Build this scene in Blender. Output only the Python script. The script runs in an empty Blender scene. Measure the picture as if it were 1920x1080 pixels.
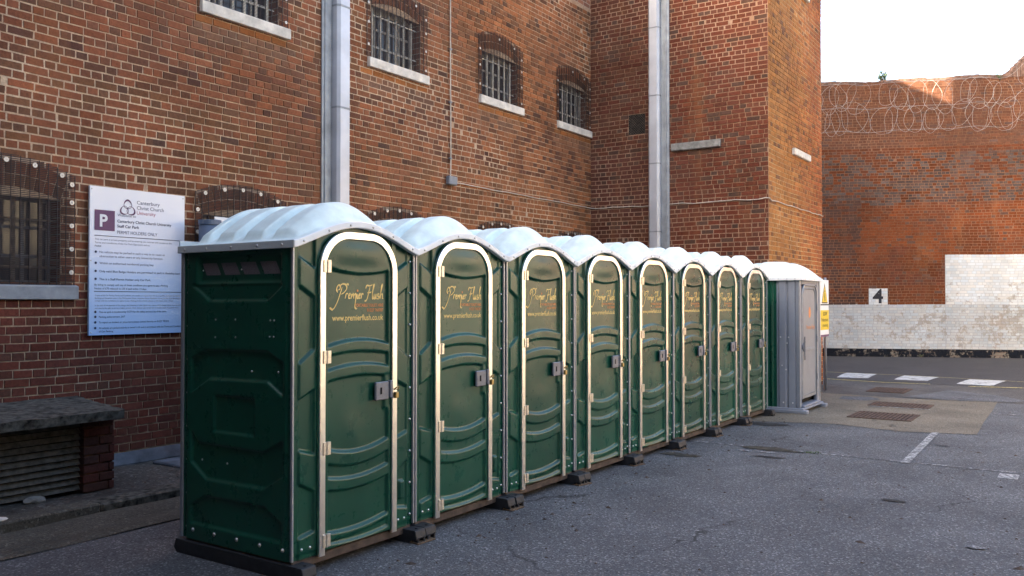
import bpy, bmesh, math, random
import numpy as np
from mathutils import Vector, Matrix

random.seed(7)
rng = np.random.default_rng(7)
S = bpy.context.scene
COL = S.collection

# ------------------------------------------------------------------ camera
CAM = np.array([-3.598, -4.032, 1.687]); YAW = 33.954; PITCH = 0.918; FPX = 1619.5
cd = bpy.data.cameras.new('camera'); cam = bpy.data.objects.new('camera', cd); COL.objects.link(cam)
cam.location = CAM
cam.rotation_euler = (math.radians(90 + PITCH), 0, math.radians(YAW - 90))
cd.sensor_width = 36; cd.lens = FPX / 1920 * 36
cd.clip_start = 0.05; cd.clip_end = 2000
S.camera = cam

# ------------------------------------------------------------------ light
SUN_H = (-0.872, 0.49); SUN_EL = 25.0
w = bpy.data.worlds.new('World'); S.world = w; w.use_nodes = True
wn = w.node_tree
bg = wn.nodes['Background']
sky = wn.nodes.new('ShaderNodeTexSky'); sky.sky_type = 'NISHITA'; sky.sun_disc = False
sky.sun_elevation = math.radians(SUN_EL); sky.sun_rotation = math.atan2(SUN_H[0], SUN_H[1])
sky.air_density = 1.0; sky.dust_density = 5.0; sky.ozone_density = 0.3
wn.links.new(sky.outputs[0], bg.inputs[0]); bg.inputs[1].default_value = 0.15
sl = bpy.data.lights.new('sun', 'SUN'); sun = bpy.data.objects.new('sun', sl); COL.objects.link(sun)
sl.energy = 5.0; sl.angle = math.radians(0.53); sl.color = (1.0, 0.86, 0.68)
sv = Vector((SUN_H[0], SUN_H[1], math.tan(math.radians(SUN_EL)))).normalized()
sun.rotation_euler = sv.to_track_quat('Z', 'Y').to_euler()
sun.location = (0, 0, 30)
S.view_settings.view_transform = 'Standard'; S.view_settings.look = 'None'
S.view_settings.gamma = 1.0; S.view_settings.use_curve_mapping = False
S.view_settings.exposure = 2.75

# ------------------------------------------------------------------ materials
def new_mat(name):
    m = bpy.data.materials.new(name); m.use_nodes = True
    nt = m.node_tree; b = nt.nodes['Principled BSDF']
    return m, nt, b
def N(nt, t, **kw):
    n = nt.nodes.new(t)
    for k, v in kw.items(): setattr(n, k, v)
    return n
def noise(nt, scale, detail=4, rough=.55, vec=None):
    n = N(nt, 'ShaderNodeTexNoise'); n.inputs['Scale'].default_value = scale
    n.inputs['Detail'].default_value = detail; n.inputs['Roughness'].default_value = rough
    if vec is not None: nt.links.new(vec, n.inputs['Vector'])
    return n
def ramp(nt, fac, stops):
    r = N(nt, 'ShaderNodeValToRGB'); e = r.color_ramp.elements
    while len(e) < len(stops): e.new(0.5)
    for k, (p, c) in enumerate(stops):
        e[k].position = p; e[k].color = (c[0], c[1], c[2], 1) if hasattr(c, '__len__') else (c, c, c, 1)
    nt.links.new(fac, r.inputs[0]); return r.outputs[0]
def mix(nt, fac, a, b, mode='MIX'):
    n = N(nt, 'ShaderNodeMix', data_type='RGBA', blend_type=mode)
    for sock, v in ((n.inputs[0], fac), (n.inputs[6], a), (n.inputs[7], b)):
        if isinstance(v, bpy.types.NodeSocket): nt.links.new(v, sock)
        elif hasattr(v, '__len__'): sock.default_value = (v[0], v[1], v[2], 1)
        else: sock.default_value = v
    return n.outputs[2]
def math_(nt, op, a, b=0.5):
    n = N(nt, 'ShaderNodeMath', operation=op)
    for sock, v in ((n.inputs[0], a), (n.inputs[1], b)):
        if isinstance(v, bpy.types.NodeSocket): nt.links.new(v, sock)
        else: sock.default_value = v
    return n.outputs[0]
def bump(nt, b, h, strength=.3, dist=.01):
    n = N(nt, 'ShaderNodeBump'); n.inputs['Strength'].default_value = strength; n.inputs['Distance'].default_value = dist
    nt.links.new(h, n.inputs['Height']); nt.links.new(n.outputs[0], b.inputs['Normal'])
def worldpos(nt): return N(nt, 'ShaderNodeNewGeometry').outputs['Position']
def attr(nt, name): return N(nt, 'ShaderNodeAttribute', attribute_name=name)

def simple(name, col, rough=.6, metal=0., spec=.5, vary=.12, nscale=9., bmp=0., bscale=60.):
    m, nt, b = new_mat(name)
    pos = worldpos(nt)
    n = noise(nt, nscale, 5, .6, pos)
    d = [max(0, c * (1 - vary * 2)) for c in col]; l = [min(1, c * (1 + vary)) for c in col]
    nt.links.new(ramp(nt, n.outputs[0], [(.3, d), (.7, l)]), b.inputs['Base Color'])
    b.inputs['Roughness'].default_value = rough; b.inputs['Metallic'].default_value = metal
    b.inputs['Specular IOR Level'].default_value = spec
    if bmp: bump(nt, b, noise(nt, bscale, 4, .6, pos).outputs[0], bmp, .004)
    return m

def masonry(name, mortar=False):
    """brick / mortar: colour from the face attribute, fine grain and wear from noise; 'pt' is the paint coverage"""
    m, nt, b = new_mat(name)
    pos = worldpos(nt)
    base = attr(nt, 'bc').outputs['Color']
    n1 = noise(nt, 38, 5, .65, pos).outputs[0]
    n2 = noise(nt, 1.3, 4, .6, pos).outputs[0]
    c = mix(nt, 1.0, base, ramp(nt, n1, [(.25, .62), (.75, 1.25)]), 'MULTIPLY')
    c = mix(nt, 1.0, c, ramp(nt, n2, [(.3, .78), (.7, 1.15)]), 'MULTIPLY')
    # broad weathering and vertical wash marks
    mp = N(nt, 'ShaderNodeMapping'); mp.inputs['Scale'].default_value = (2.6, 2.6, .22); nt.links.new(pos, mp.inputs[0])
    st = noise(nt, 1.0, 6, .65, mp.outputs[0]).outputs[0]
    c = mix(nt, ramp(nt, st, [(.54, 0.), (.74, .40)]), c, (.30, .125, .05))
    bl = noise(nt, .55, 5, .62, pos).outputs[0]
    c = mix(nt, ramp(nt, bl, [(.50, 0.), (.68, .55)]), c, mix(nt, .5, base, (.10, .052, .042)))
    if mortar:
        sm = noise(nt, .9, 6, .68, pos).outputs[0]
        c = mix(nt, ramp(nt, sm, [(.44, 0.), (.64, .72)]), c, (.25, .125, .07))
        c = mix(nt, ramp(nt, noise(nt, 9, 5, .7, pos).outputs[0], [(.5, 0.), (.7, .5)]), c, (.17, .10, .07))
    # light lime bloom
    n3 = noise(nt, 3.1, 6, .7, pos).outputs[0]
    c = mix(nt, ramp(nt, n3, [(.62, 0.), (.80, .16)]), c, (.42, .31, .21))
    # paint with flaking
    n4 = noise(nt, 2.6, 8, .72, pos).outputs[0]
    n5 = noise(nt, 12, 5, .7, pos).outputs[0]
    flake = math_(nt, 'ADD', math_(nt, 'MULTIPLY', n4, .72), math_(nt, 'MULTIPLY', n5, .28))
    pt = attr(nt, 'pt').outputs['Fac']
    paint = math_(nt, 'MULTIPLY', math_(nt, 'GREATER_THAN', pt, .01),
                  ramp_val(nt, math_(nt, 'SUBTRACT', flake, math_(nt, 'SUBTRACT', pt, .5)), .50, .56))
    pc = attr(nt, 'pc').outputs['Color']
    c = mix(nt, math_(nt, 'MULTIPLY', math_(nt, 'GREATER_THAN', pt, .01), .62), c, mix(nt, .45, pc, (.30, .265, .21)))
    pcn = mix(nt, 1.0, pc, ramp(nt, n2, [(.3, .84), (.7, 1.05)]), 'MULTIPLY')
    c = mix(nt, paint, c, pcn)
    nt.links.new(c, b.inputs['Base Color'])
    b.inputs['Roughness'].default_value = .92
    b.inputs['Specular IOR Level'].default_value = .12
    bump(nt, b, n1, .5 if not mortar else .8, .006)
    return m
def ramp_val(nt, v, lo, hi):
    """1 below lo, 0 above hi"""
    n = N(nt, 'ShaderNodeMapRange'); nt.links.new(v, n.inputs[0])
    n.inputs[1].default_value = lo; n.inputs[2].default_value = hi; n.inputs[3].default_value = 1; n.inputs[4].default_value = 0
    return n.outputs[0]

M = {}
M['brick'] = masonry('brick'); M['mortar'] = masonry('mortar', True)

def green_plastic():
    m, nt, b = new_mat('green_plastic')
    pos = worldpos(nt)
    n1 = noise(nt, 2.4, 4, .6, pos).outputs[0]; n2 = noise(nt, 420, 2, .5, pos).outputs[0]
    nt.links.new(ramp(nt, n1, [(.3, (.0034, .050, .032)), (.7, (.0050, .068, .043))]), b.inputs['Base Color'])
    n3 = noise(nt, 7, 5, .7, pos).outputs[0]
    r = N(nt, 'ShaderNodeMapRange'); nt.links.new(n3, r.inputs[0]); r.inputs[1].default_value = .3; r.inputs[2].default_value = .7
    r.inputs[3].default_value = .24; r.inputs[4].default_value = .36
    nt.links.new(r.outputs[0], b.inputs['Roughness'])
    b.inputs['Specular IOR Level'].default_value = .38
    mp = N(nt, 'ShaderNodeMapping'); mp.inputs['Scale'].default_value = (9, 9, 1.1); nt.links.new(pos, mp.inputs[0])
    gr = noise(nt, 1.0, 7, .72, mp.outputs[0]).outputs[0]
    sc = noise(nt, 26, 6, .75, pos).outputs[0]
    gm = math_(nt, 'ADD', ramp(nt, gr, [(.56, 0.), (.80, .16)]), ramp(nt, sc, [(.68, 0.), (.82, .12)]))
    base_c = b.inputs['Base Color'].links[0].from_socket
    oi = N(nt, 'ShaderNodeObjectInfo').outputs['Random']
    base_c = mix(nt, 1.0, base_c, ramp(nt, oi, [(0., (.82, .86, .84)), (1., (1.2, 1.14, 1.12))]), 'MULTIPLY')
    nt.links.new(mix(nt, gm, base_c, (.075, .085, .065)), b.inputs['Base Color'])
    r2 = math_(nt, 'ADD', r.outputs[0], math_(nt, 'MULTIPLY', gm, .8)); nt.links.new(r2, b.inputs['Roughness'])
    bump(nt, b, n2, .06, .002)
    return m
M['green'] = green_plastic()
M['roof'] = simple('roof_plastic', (.74, .86, .83), .5, 0, .4, .10, 5.5, .03, 300)
M['roof_lip'] = simple('roof_lip_plastic', (.84, .86, .86), .5, 0, .5, .05, 5)
M['lip_shaded'] = simple('shaded_lip_plastic', (.55, .60, .61), .5, 0, .5, .05, 5)  # dimmer copy of the lip plastic, shade of the sides put into the colour
M['frame_alu'] = simple('frame_aluminium', (.86, .84, .80), .30, 1., .5, .04, 20, .05, 200)
M['strip_alu'] = simple('corner_aluminium', (.34, .36, .40), .42, .6, .5, .06, 12)
M['hinge'] = simple('hinge_metal', (.72, .66, .56), .38, .8, .5, .12, 60)
M['rivet'] = simple('rivet_metal', (.62, .62, .62), .3, .9, .5, .1, 30)
M['latch'] = simple('latch_plastic', (.17, .18, .21), .42, .2, .5, .1, 30)
M['brass'] = simple('padlock_brass', (.45, .33, .14), .35, .9, .5, .1, 30)
M['black'] = simple('black_void', (.006, .006, .007), .8, 0, .2, .1, 8)
M['dark_mesh'] = simple('vent_mesh', (.15, .14, .16), .7, 0, .3, .2, 200, .5, 500)
M['skid'] = simple('skid_rubber', (.022, .023, .027), .62, 0, .4, .2, 20, .3, 80)
M['rail'] = simple('muddy_rail', (.085, .062, .05), .8, 0, .3, .25, 14, .3, 60)
M['wood'] = simple('packing_wood', (.12, .08, .05), .85, 0, .3, .2, 30)
M['grey_plastic'] = simple('grey_plastic', (.215, .235, .28), .42, 0, .5, .06, 3, .05, 300)
M['grey_door'] = simple('grey_door', (.23, .245, .27), .45, .0, .5, .08, 3, .05, 300)
M['gold'] = simple('gold_print', (.84, .62, .22), .5, 0, .4, .04, 30)
M['orange'] = simple('orange_print', (.66, .24, .07), .5, 0, .4, .04, 30)
M['sill'] = simple('sill_stone', (.66, .61, .53), .85, 0, .3, .16, 7, .3, 70)
M['sill_grey'] = simple('sill_grey_concrete', (.30, .31, .32), .85, 0, .3, .16, 7, .3, 70)
M['concrete'] = simple('rough_concrete', (.26, .25, .23), .9, 0, .3, .3, 9, .5, 50)
M['moss_concrete'] = simple('mossy_concrete', (.085, .08, .068), .95, 0, .2, .75, 16, 1., 40)
M['iron'] = simple('window_iron', (.66, .62, .54), .75, .1, .4, .2, 16, .3, 60)
M['old_iron'] = simple('rusted_iron', (.16, .13, .10), .85, .1, .3, .35, 20, .4, 60)
M['sash'] = simple('window_sash', (.17, .17, .18), .7, 0, .4, .2, 10)
M['sash_pale'] = simple('pale_sash', (.42, .41, .38), .7, 0, .4, .2, 10)
M['wire'] = simple('screen_wire', (.050, .040, .042), .6, .5, .4, .2, 30)
M['washer'] = simple('washer_zinc', (.62, .58, .52), .45, .3, .5, .06, 30)
M['trunk'] = simple('trunking_metal', (.50, .515, .55), .46, .35, .5, .08, 2.5, .05, 40)
M['trunk_old'] = simple('trunking_grey', (.30, .315, .33), .6, .3, .5, .15, 5, .1, 40)
M['cable'] = simple('cable_pvc', (.56, .48, .39), .6, 0, .4, .15, 14)
M['boxgrey'] = simple('junction_box', (.22, .24, .27), .5, .1, .4, .1, 14)
M['steel'] = simple('razor_steel', (.36, .34, .33), .5, .3, .5, .1, 30)
M['slat'] = simple('weathered_slat', (.105, .096, .080), .85, 0, .3, .3, 18, .4, 60)
M['bluepipe'] = simple('blue_grey_flue', (.10, .135, .20), .5, .1, .5, .1, 5)
M['signwhite'] = simple('sign_white', (.80, .80, .80), .45, 0, .4, .02, 5)
M['ink'] = simple('ink_dark', (.04, .045, .09), .6, 0, .3, .05, 5)
M['ink_grey'] = simple('ink_grey', (.16, .16, .22), .6, 0, .3, .05, 5)
M['ink_pink'] = simple('ink_pink', (.52, .20, .26), .6, 0, .3, .05, 5)
M['purple'] = simple('sign_purple', (.125, .045, .12), .5, 0, .4, .04, 5)
M['yellow'] = simple('sign_yellow', (.80, .56, .03), .5, 0, .4, .04, 5)
M['number'] = simple('black_number', (.012, .013, .02), .6, 0, .4, .05, 8)
M['slate'] = simple('slate_roof', (.07, .07, .08), .7, 0, .4, .2, 5)

def sign_print():
    m, nt, b = new_mat('sign_print')        # the board is printed white above, fading to pale blue below
    z = N(nt, 'ShaderNodeSeparateXYZ'); nt.links.new(worldpos(nt), z.inputs[0])
    r = N(nt, 'ShaderNodeMapRange'); nt.links.new(z.outputs[2], r.inputs[0]); r.inputs[1].default_value = 1.37; r.inputs[2].default_value = 2.80
    nt.links.new(ramp(nt, r.outputs[0], [(0., (.36, .53, .80)), (.38, (.50, .64, .86)), (.62, (.72, .76, .86)), (1., (.80, .80, .82))]), b.inputs['Base Color'])
    b.inputs['Roughness'].default_value = .35; return m
M['sign_print'] = sign_print()

def asphalt(name, dark, light, speck, sscale=260., big=.35):
    m, nt, b = new_mat(name)
    pos = worldpos(nt)
    n1 = noise(nt, 1.1, 5, .6, pos).outputs[0]; n2 = noise(nt, 70, 4, .7, pos).outputs[0]
    v = N(nt, 'ShaderNodeTexVoronoi'); v.inputs['Scale'].default_value = sscale * .33; nt.links.new(pos, v.inputs['Vector'])
    hs = N(nt, 'ShaderNodeSeparateColor'); nt.links.new(v.outputs['Color'], hs.inputs[0])
    c = ramp(nt, n2, [(.3, dark), (.72, light)])
    c = mix(nt, ramp(nt, hs.outputs[0], [(.80, 0.), (.98, .75)]), c, speck)
    c = mix(nt, ramp(nt, hs.outputs[1], [(.80, 0.), (.98, .6)]), c, (.012, .012, .014))
    c = mix(nt, 1.0, c, ramp(nt, n1, [(.28, 1 - big), (.75, 1 + big * .6)]), 'MULTIPLY')
    ds = N(nt, 'ShaderNodeVectorMath', operation='MULTIPLY_ADD'); wn_ = noise(nt, 2.2, 4, .6, pos)
    nt.links.new(wn_.outputs['Color'], ds.inputs[0]); ds.inputs[1].default_value = (.55, .55, 0); nt.links.new(pos, ds.inputs[2])
    vc = N(nt, 'ShaderNodeTexVoronoi', feature='DISTANCE_TO_EDGE'); vc.inputs['Scale'].default_value = .42; nt.links.new(ds.outputs[0], vc.inputs['Vector'])
    cr = math_(nt, 'MULTIPLY', ramp_val(nt, vc.outputs['Distance'], .0015, .006), ramp(nt, noise(nt, .6, 3, .5, pos).outputs[0], [(.50, 0.), (.58, .8)]))
    c = mix(nt, cr, c, (.018, .017, .016))
    lt = noise(nt, 2.1, 7, .72, pos).outputs[0]
    c = mix(nt, ramp(nt, lt, [(.58, 0.), (.72, .30)]), c, light)
    n6 = noise(nt, 4.5, 6, .7, pos).outputs[0]
    c = mix(nt, ramp(nt, n6, [(.62, 0.), (.75, .35)]), c, (.03, .027, .024))
    nt.links.new(c, b.inputs['Base Color'])
    b.inputs['Roughness'].default_value = .86; b.inputs['Specular IOR Level'].default_value = .35
    h = math_(nt, 'ADD', math_(nt, 'MULTIPLY', v.outputs['Distance'], .6), n2)
    bump(nt, b, h, .9, .006)
    return m
M['asphalt'] = asphalt('asphalt', (.060, .061, .066), (.128, .130, .138), (.30, .30, .305))
M['road'] = asphalt('smooth_road', (.045, .042, .042), (.066, .062, .062), (.09, .09, .09), 400, .2)
M['patch'] = asphalt('concrete_patch', (.115, .096, .072), (.20, .172, .13), (.30, .27, .22), 240, .35)
M['oldroad'] = asphalt('worn_road', (.06, .055, .052), (.115, .105, .098), (.17, .17, .16), 240, .45)
M['pavement'] = asphalt('dirty_pavement', (.035, .031, .028), (.10, .092, .08), (.20, .19, .17), 120, .6)
M['gutter'] = asphalt('gutter_concrete', (.055, .05, .04), (.11, .10, .08), (.18, .17, .14), 200, .4)
M['slab'] = simple('paving_slab', (.14, .16, .19), .6, 0, .4, .3, 6, .3, 60)
M['plinth'] = simple('plinth_render', (.095, .105, .125), .7, 0, .4, .3, 7, .3, 50)

def worn_paint(name, col, under, lo, hi, scale=14.):
    m, nt, b = new_mat(name)
    pos = worldpos(nt)
    n1 = noise(nt, scale, 8, .75, pos).outputs[0]
    n2 = noise(nt, 60, 3, .6, pos).outputs[0]
    c = mix(nt, ramp(nt, n1, [(lo, 0.), (hi, 1.)]), under, mix(nt, 1., col, ramp(nt, n2, [(.3, .8), (.7, 1.1)]), 'MULTIPLY'))
    nt.links.new(c, b.inputs['Base Color']); b.inputs['Roughness'].default_value = .8
    bump(nt, b, n2, .5, .004); return m
M['line_white'] = worn_paint('worn_white_line', (.50, .50, .49), (.095, .096, .10), .46, .60, 24)
M['line_faint'] = worn_paint('faint_white_line', (.45, .45, .45), (.07, .071, .076), .50, .60, 16)
M['hump_white'] = worn_paint('hump_white', (.50, .50, .48), (.13, .125, .12), .38, .52, 7)
M['line_yellow'] = worn_paint('worn_yellow_line', (.55, .45, .16), (.08, .076, .07), .38, .52, 18)
M['grate'] = simple('rusty_grate', (.10, .062, .045), .8, .2, .4, .3, 20, .4, 60)

def glass_dark():
    m, nt, b = new_mat('window_glass')
    b.inputs['Base Color'].default_value = (.03, .035, .045, 1); b.inputs['Roughness'].default_value = .12
    b.inputs['Specular IOR Level'].default_value = .6
    pos = worldpos(nt); bump(nt, b, noise(nt, 3, 2, .5, pos).outputs[0], .15, .02)
    return m
M['glass'] = glass_dark()
def leafmat():
    m, nt, b = new_mat('leaf'); pos = worldpos(nt)
    nt.links.new(ramp(nt, noise(nt, 9, 3, .5, pos).outputs[0], [(.3, (.03, .06, .02)), (.7, (.09, .14, .05))]), b.inputs['Base Color'])
    b.inputs['Roughness'].default_value = .6; return m
M['leaf'] = leafmat()
def shell_brick():
    """plain outer skin of the buildings where single bricks are beyond sight"""
    m, nt, b = new_mat('distant_brickwork')
    mp = N(nt, 'ShaderNodeMapping'); tc = worldpos(nt)
    sx = N(nt, 'ShaderNodeSeparateXYZ'); nt.links.new(tc, sx.inputs[0])
    cx = N(nt, 'ShaderNodeCombineXYZ'); nt.links.new(math_(nt, 'ADD', sx.outputs[0], sx.outputs[1]), cx.inputs[0]); nt.links.new(sx.outputs[2], cx.inputs[1])
    bt = N(nt, 'ShaderNodeTexBrick'); nt.links.new(cx.outputs[0], bt.inputs['Vector'])
    bt.inputs['Color1'].default_value = (.30, .12, .065, 1); bt.inputs['Color2'].default_value = (.17, .075, .05, 1); bt.inputs['Mortar'].default_value = (.40, .33, .25, 1)
    bt.inputs['Scale'].default_value = 1; bt.inputs['Brick Width'].default_value = .23; bt.inputs['Row Height'].default_value = .08; bt.inputs['Mortar Size'].default_value = .006
    nt.links.new(bt.outputs[0], b.inputs['Base Color']); b.inputs['Roughness'].default_value = .9; return m
M['shell'] = shell_brick()
M['dimming_brick'] = simple('light_dimming_brick', (.055, .043, .040), .8, 0, .3, .2, 3, .3, 40)  # invented dark tone for unseen walls, cuts bounce and reflections near the toilets

# ------------------------------------------------------------------ mesh helpers
class MB:
    def __init__(s): s.v = []; s.f = []
    def quad(s, a, b, c, d):
        k = len(s.v); s.v += [tuple(a), tuple(b), tuple(c), tuple(d)]; s.f.append((k, k+1, k+2, k+3)); return s
    def poly(s, pts):
        k = len(s.v); s.v += [tuple(p) for p in pts]; s.f.append(tuple(range(k, k+len(pts)))); return s
    def box(s, x0, x1, y0, y1, z0, z1):
        k = len(s.v)
        s.v += [(x0,y0,z0),(x1,y0,z0),(x1,y1,z0),(x0,y1,z0),(x0,y0,z1),(x1,y0,z1),(x1,y1,z1),(x0,y1,z1)]
        for f in ((0,3,2,1),(4,5,6,7),(0,1,5,4),(1,2,6,5),(2,3,7,6),(3,0,4,7)): s.f.append(tuple(k+i for i in f))
        return s
    def bbox(s, x0, x1, y0, y1, z0, z1, b=.004):
        """box with chamfered edges"""
        bm = bmesh.new(); bmesh.ops.create_cube(bm, size=1)
        for v in bm.verts:
            v.co = ((x0+x1)/2 + v.co.x*(x1-x0), (y0+y1)/2 + v.co.y*(y1-y0), (z0+z1)/2 + v.co.z*(z1-z0))
        bmesh.ops.bevel(bm, geom=bm.edges[:], offset=b, segments=1, affect='EDGES')
        s.addbm(bm); return s
    def addbm(s, bm):
        k = len(s.v); bm.verts.index_update()
        s.v += [tuple(v.co) for v in bm.verts]; s.f += [tuple(k+v.index for v in f.verts) for f in bm.faces]; bm.free()
    def prism(s, pts, axis, a0, a1):
        """extrude 2-D polygon along an axis ('x','y','z')"""
        def P(p, a):
            return {'x': (a, p[0], p[1]), 'y': (p[0], a, p[1]), 'z': (p[0], p[1], a)}[axis]
        k = len(s.v); n = len(pts)
        s.v += [P(p, a0) for p in pts] + [P(p, a1) for p in pts]
        for i in range(n):
            j = (i+1) % n; s.f.append((k+i, k+j, k+n+j, k+n+i))
        s.f.append(tuple(k+i for i in reversed(range(n)))); s.f.append(tuple(k+n+i for i in range(n)))
        return s
    def cyl(s, p0, p1, r, n=10, r1=None, cap=True):
        p0 = Vector(p0); p1 = Vector(p1); d = (p1-p0).normalized(); r1 = r if r1 is None else r1
        a = d.orthogonal().normalized(); b = d.cross(a); k = len(s.v)
        for p, rr in ((p0, r), (p1, r1)):
            for i in range(n):
                t = 2*math.pi*i/n; s.v.append(tuple(p + a*math.cos(t)*rr + b*math.sin(t)*rr))
        for i in range(n):
            j = (i+1) % n; s.f.append((k+i, k+j, k+n+j, k+n+i))
        if cap: s.f.append(tuple(k+i for i in reversed(range(n)))); s.f.append(tuple(k+n+i for i in range(n)))
        return s
    def tube(s, pts, r, n=6, closed=False):
        pts = [Vector(p) for p in pts]; m = len(pts); k = len(s.v); up = None
        for i, p in enumerate(pts):
            if closed: d = pts[(i+1) % m] - pts[i-1]
            else: d = pts[min(i+1, m-1)] - pts[max(i-1, 0)]
            d.normalize()
            if up is None: up = d.orthogonal().normalized()
            up = (up - d*up.dot(d)).normalized(); b = d.cross(up)
            for q in range(n):
                t = 2*math.pi*q/n; s.v.append(tuple(p + up*math.cos(t)*r + b*math.sin(t)*r))
        for i in range(m if closed else m-1):
            i2 = (i+1) % m
            for q in range(n):
                q2 = (q+1) % n; s.f.append((k+i*n+q, k+i*n+q2, k+i2*n+q2, k+i2*n+q))
        return s
    def dome(s, c, nrm, r, h, n=8):
        """flattened rivet head"""
        c = Vector(c); d = Vector(nrm).normalized(); a = d.orthogonal().normalized(); b = d.cross(a); k = len(s.v)
        for rr, hh in ((r, 0), (r*.75, h*.7)):
            for i in range(n):
                t = 2*math.pi*i/n; s.v.append(tuple(c + a*math.cos(t)*rr + b*math.sin(t)*rr + d*hh))
        s.v.append(tuple(c + d*h))
        for i in range(n):
            j = (i+1) % n; s.f.append((k+i, k+j, k+n+j, k+n+i)); s.f.append((k+n+i, k+n+j, k+2*n))
        return s
    def ring(s, c, nrm, r0, r1, h, n=14):
        c = Vector(c); d = Vector(nrm).normalized(); a = d.orthogonal().normalized(); b = d.cross(a); k = len(s.v)
        for rr, hh in ((r1, 0), (r1, h), (r0, h), (r0, 0)):
            for i in range(n):
                t = 2*math.pi*i/n; s.v.append(tuple(c + a*math.cos(t)*rr + b*math.sin(t)*rr + d*hh))
        for q in range(3):
            for i in range(n):
                j = (i+1) % n; s.f.append((k+q*n+i, k+q*n+j, k+(q+1)*n+j, k+(q+1)*n+i))
        return s
    def grid(s, P, flip=False):
        """P: (m,n,3) array of points"""
        m, n = P.shape[:2]; k = len(s.v); s.v += [tuple(p) for p in P.reshape(-1, 3).tolist()]
        for i in range(m-1):
            for j in range(n-1):
                q = (k+i*n+j, k+i*n+j+1, k+(i+1)*n+j+1, k+(i+1)*n+j)
                s.f.append(q[::-1] if flip else q)
        return s
    def mesh(s, name, mat, smooth=False):
        me = bpy.data.meshes.new(name); me.from_pydata(s.v, [], s.f); me.update()
        mats = mat if isinstance(mat, (list, tuple)) else [mat]
        for q in mats: me.materials.append(M[q] if isinstance(q, str) else q)
        if smooth: me.polygons.foreach_set('use_smooth', [True]*len(me.polygons))
        return me
    def build(s, name, mat, parent=None, smooth=False, **kw):
        return link(name, s.mesh(name, mat, smooth), parent, **kw)

def link(name, me, parent=None, label=None, cat=None, group=None, kind=None, loc=None):
    o = bpy.data.objects.new(name, me); COL.objects.link(o)
    if parent is not None: o.parent = parent
    if loc is not None: o.location = loc
    tag(o, label, cat, group, kind); return o
def tag(o, label=None, cat=None, group=None, kind=None):
    if label: o['label'] = label
    if cat: o['category'] = cat
    if group: o['group'] = group
    if kind: o['kind'] = kind
    return o
def empty(name, loc=(0, 0, 0), **kw): return link(name, None, None, loc=loc, **kw)
def smooth_by_angle(me, ang=40):
    bm = bmesh.new(); bm.from_mesh(me)
    bmesh.ops.remove_doubles(bm, verts=bm.verts[:], dist=1e-5)
    for f in bm.faces: f.smooth = True
    for e in bm.edges:
        e.smooth = not (len(e.link_faces) == 2 and e.calc_face_angle(0) > math.radians(ang))
    bm.to_mesh(me); bm.free(); return me

def text_mesh(txt, width=None, height=None, name='lettering', bold=0.0):
    """flat lettering in the x-z plane facing -y, lower left at the origin, scaled to a width or a cap height"""
    c = bpy.data.curves.new('t', 'FONT'); c.body = txt; c.size = 1; c.resolution_u = 3; c.offset = bold
    o = bpy.data.objects.new('t', c); COL.objects.link(o)
    dg = bpy.context.evaluated_depsgraph_get(); me = bpy.data.meshes.new_from_object(o.evaluated_get(dg))
    bpy.data.objects.remove(o); bpy.data.curves.remove(c); me.name = name
    co = np.zeros(len(me.vertices)*3); me.vertices.foreach_get('co', co); co = co.reshape(-1, 3)
    mn = co[:, 0].min(); wd = co[:, 0].max() - mn
    sx = width/wd if width else None; sz = height/.70 if height else None
    if sx is None: sx = sz
    if sz is None: sz = sx
    out = np.stack([(co[:, 0]-mn)*sx, np.zeros(len(co)), co[:, 1]*sz], -1)
    me.vertices.foreach_set('co', out.ravel()); me.update()
    return me
def put_text(txt, x, y, z, mat, parent, width=None, height=None, bold=0., name='lettering', rot=None):
    me = text_mesh(txt, width, height, name, bold); me.materials.clear(); me.materials.append(M[mat])
    o = link(name, me, parent, loc=(x, y, z))
    if rot: o.rotation_euler = rot
    return o

def project(P):
    yaw = math.radians(YAW); pit = math.radians(PITCH)
    fw = np.array([math.cos(yaw)*math.cos(pit), math.sin(yaw)*math.cos(pit), math.sin(pit)])
    rt = np.array([math.sin(yaw), -math.cos(yaw), 0]); up = np.cross(rt, fw)
    d = np.asarray(P, float) - CAM; z = d @ fw
    return 960 + FPX*(d @ rt)/z, 540 - FPX*(d @ up)/z, z

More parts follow.
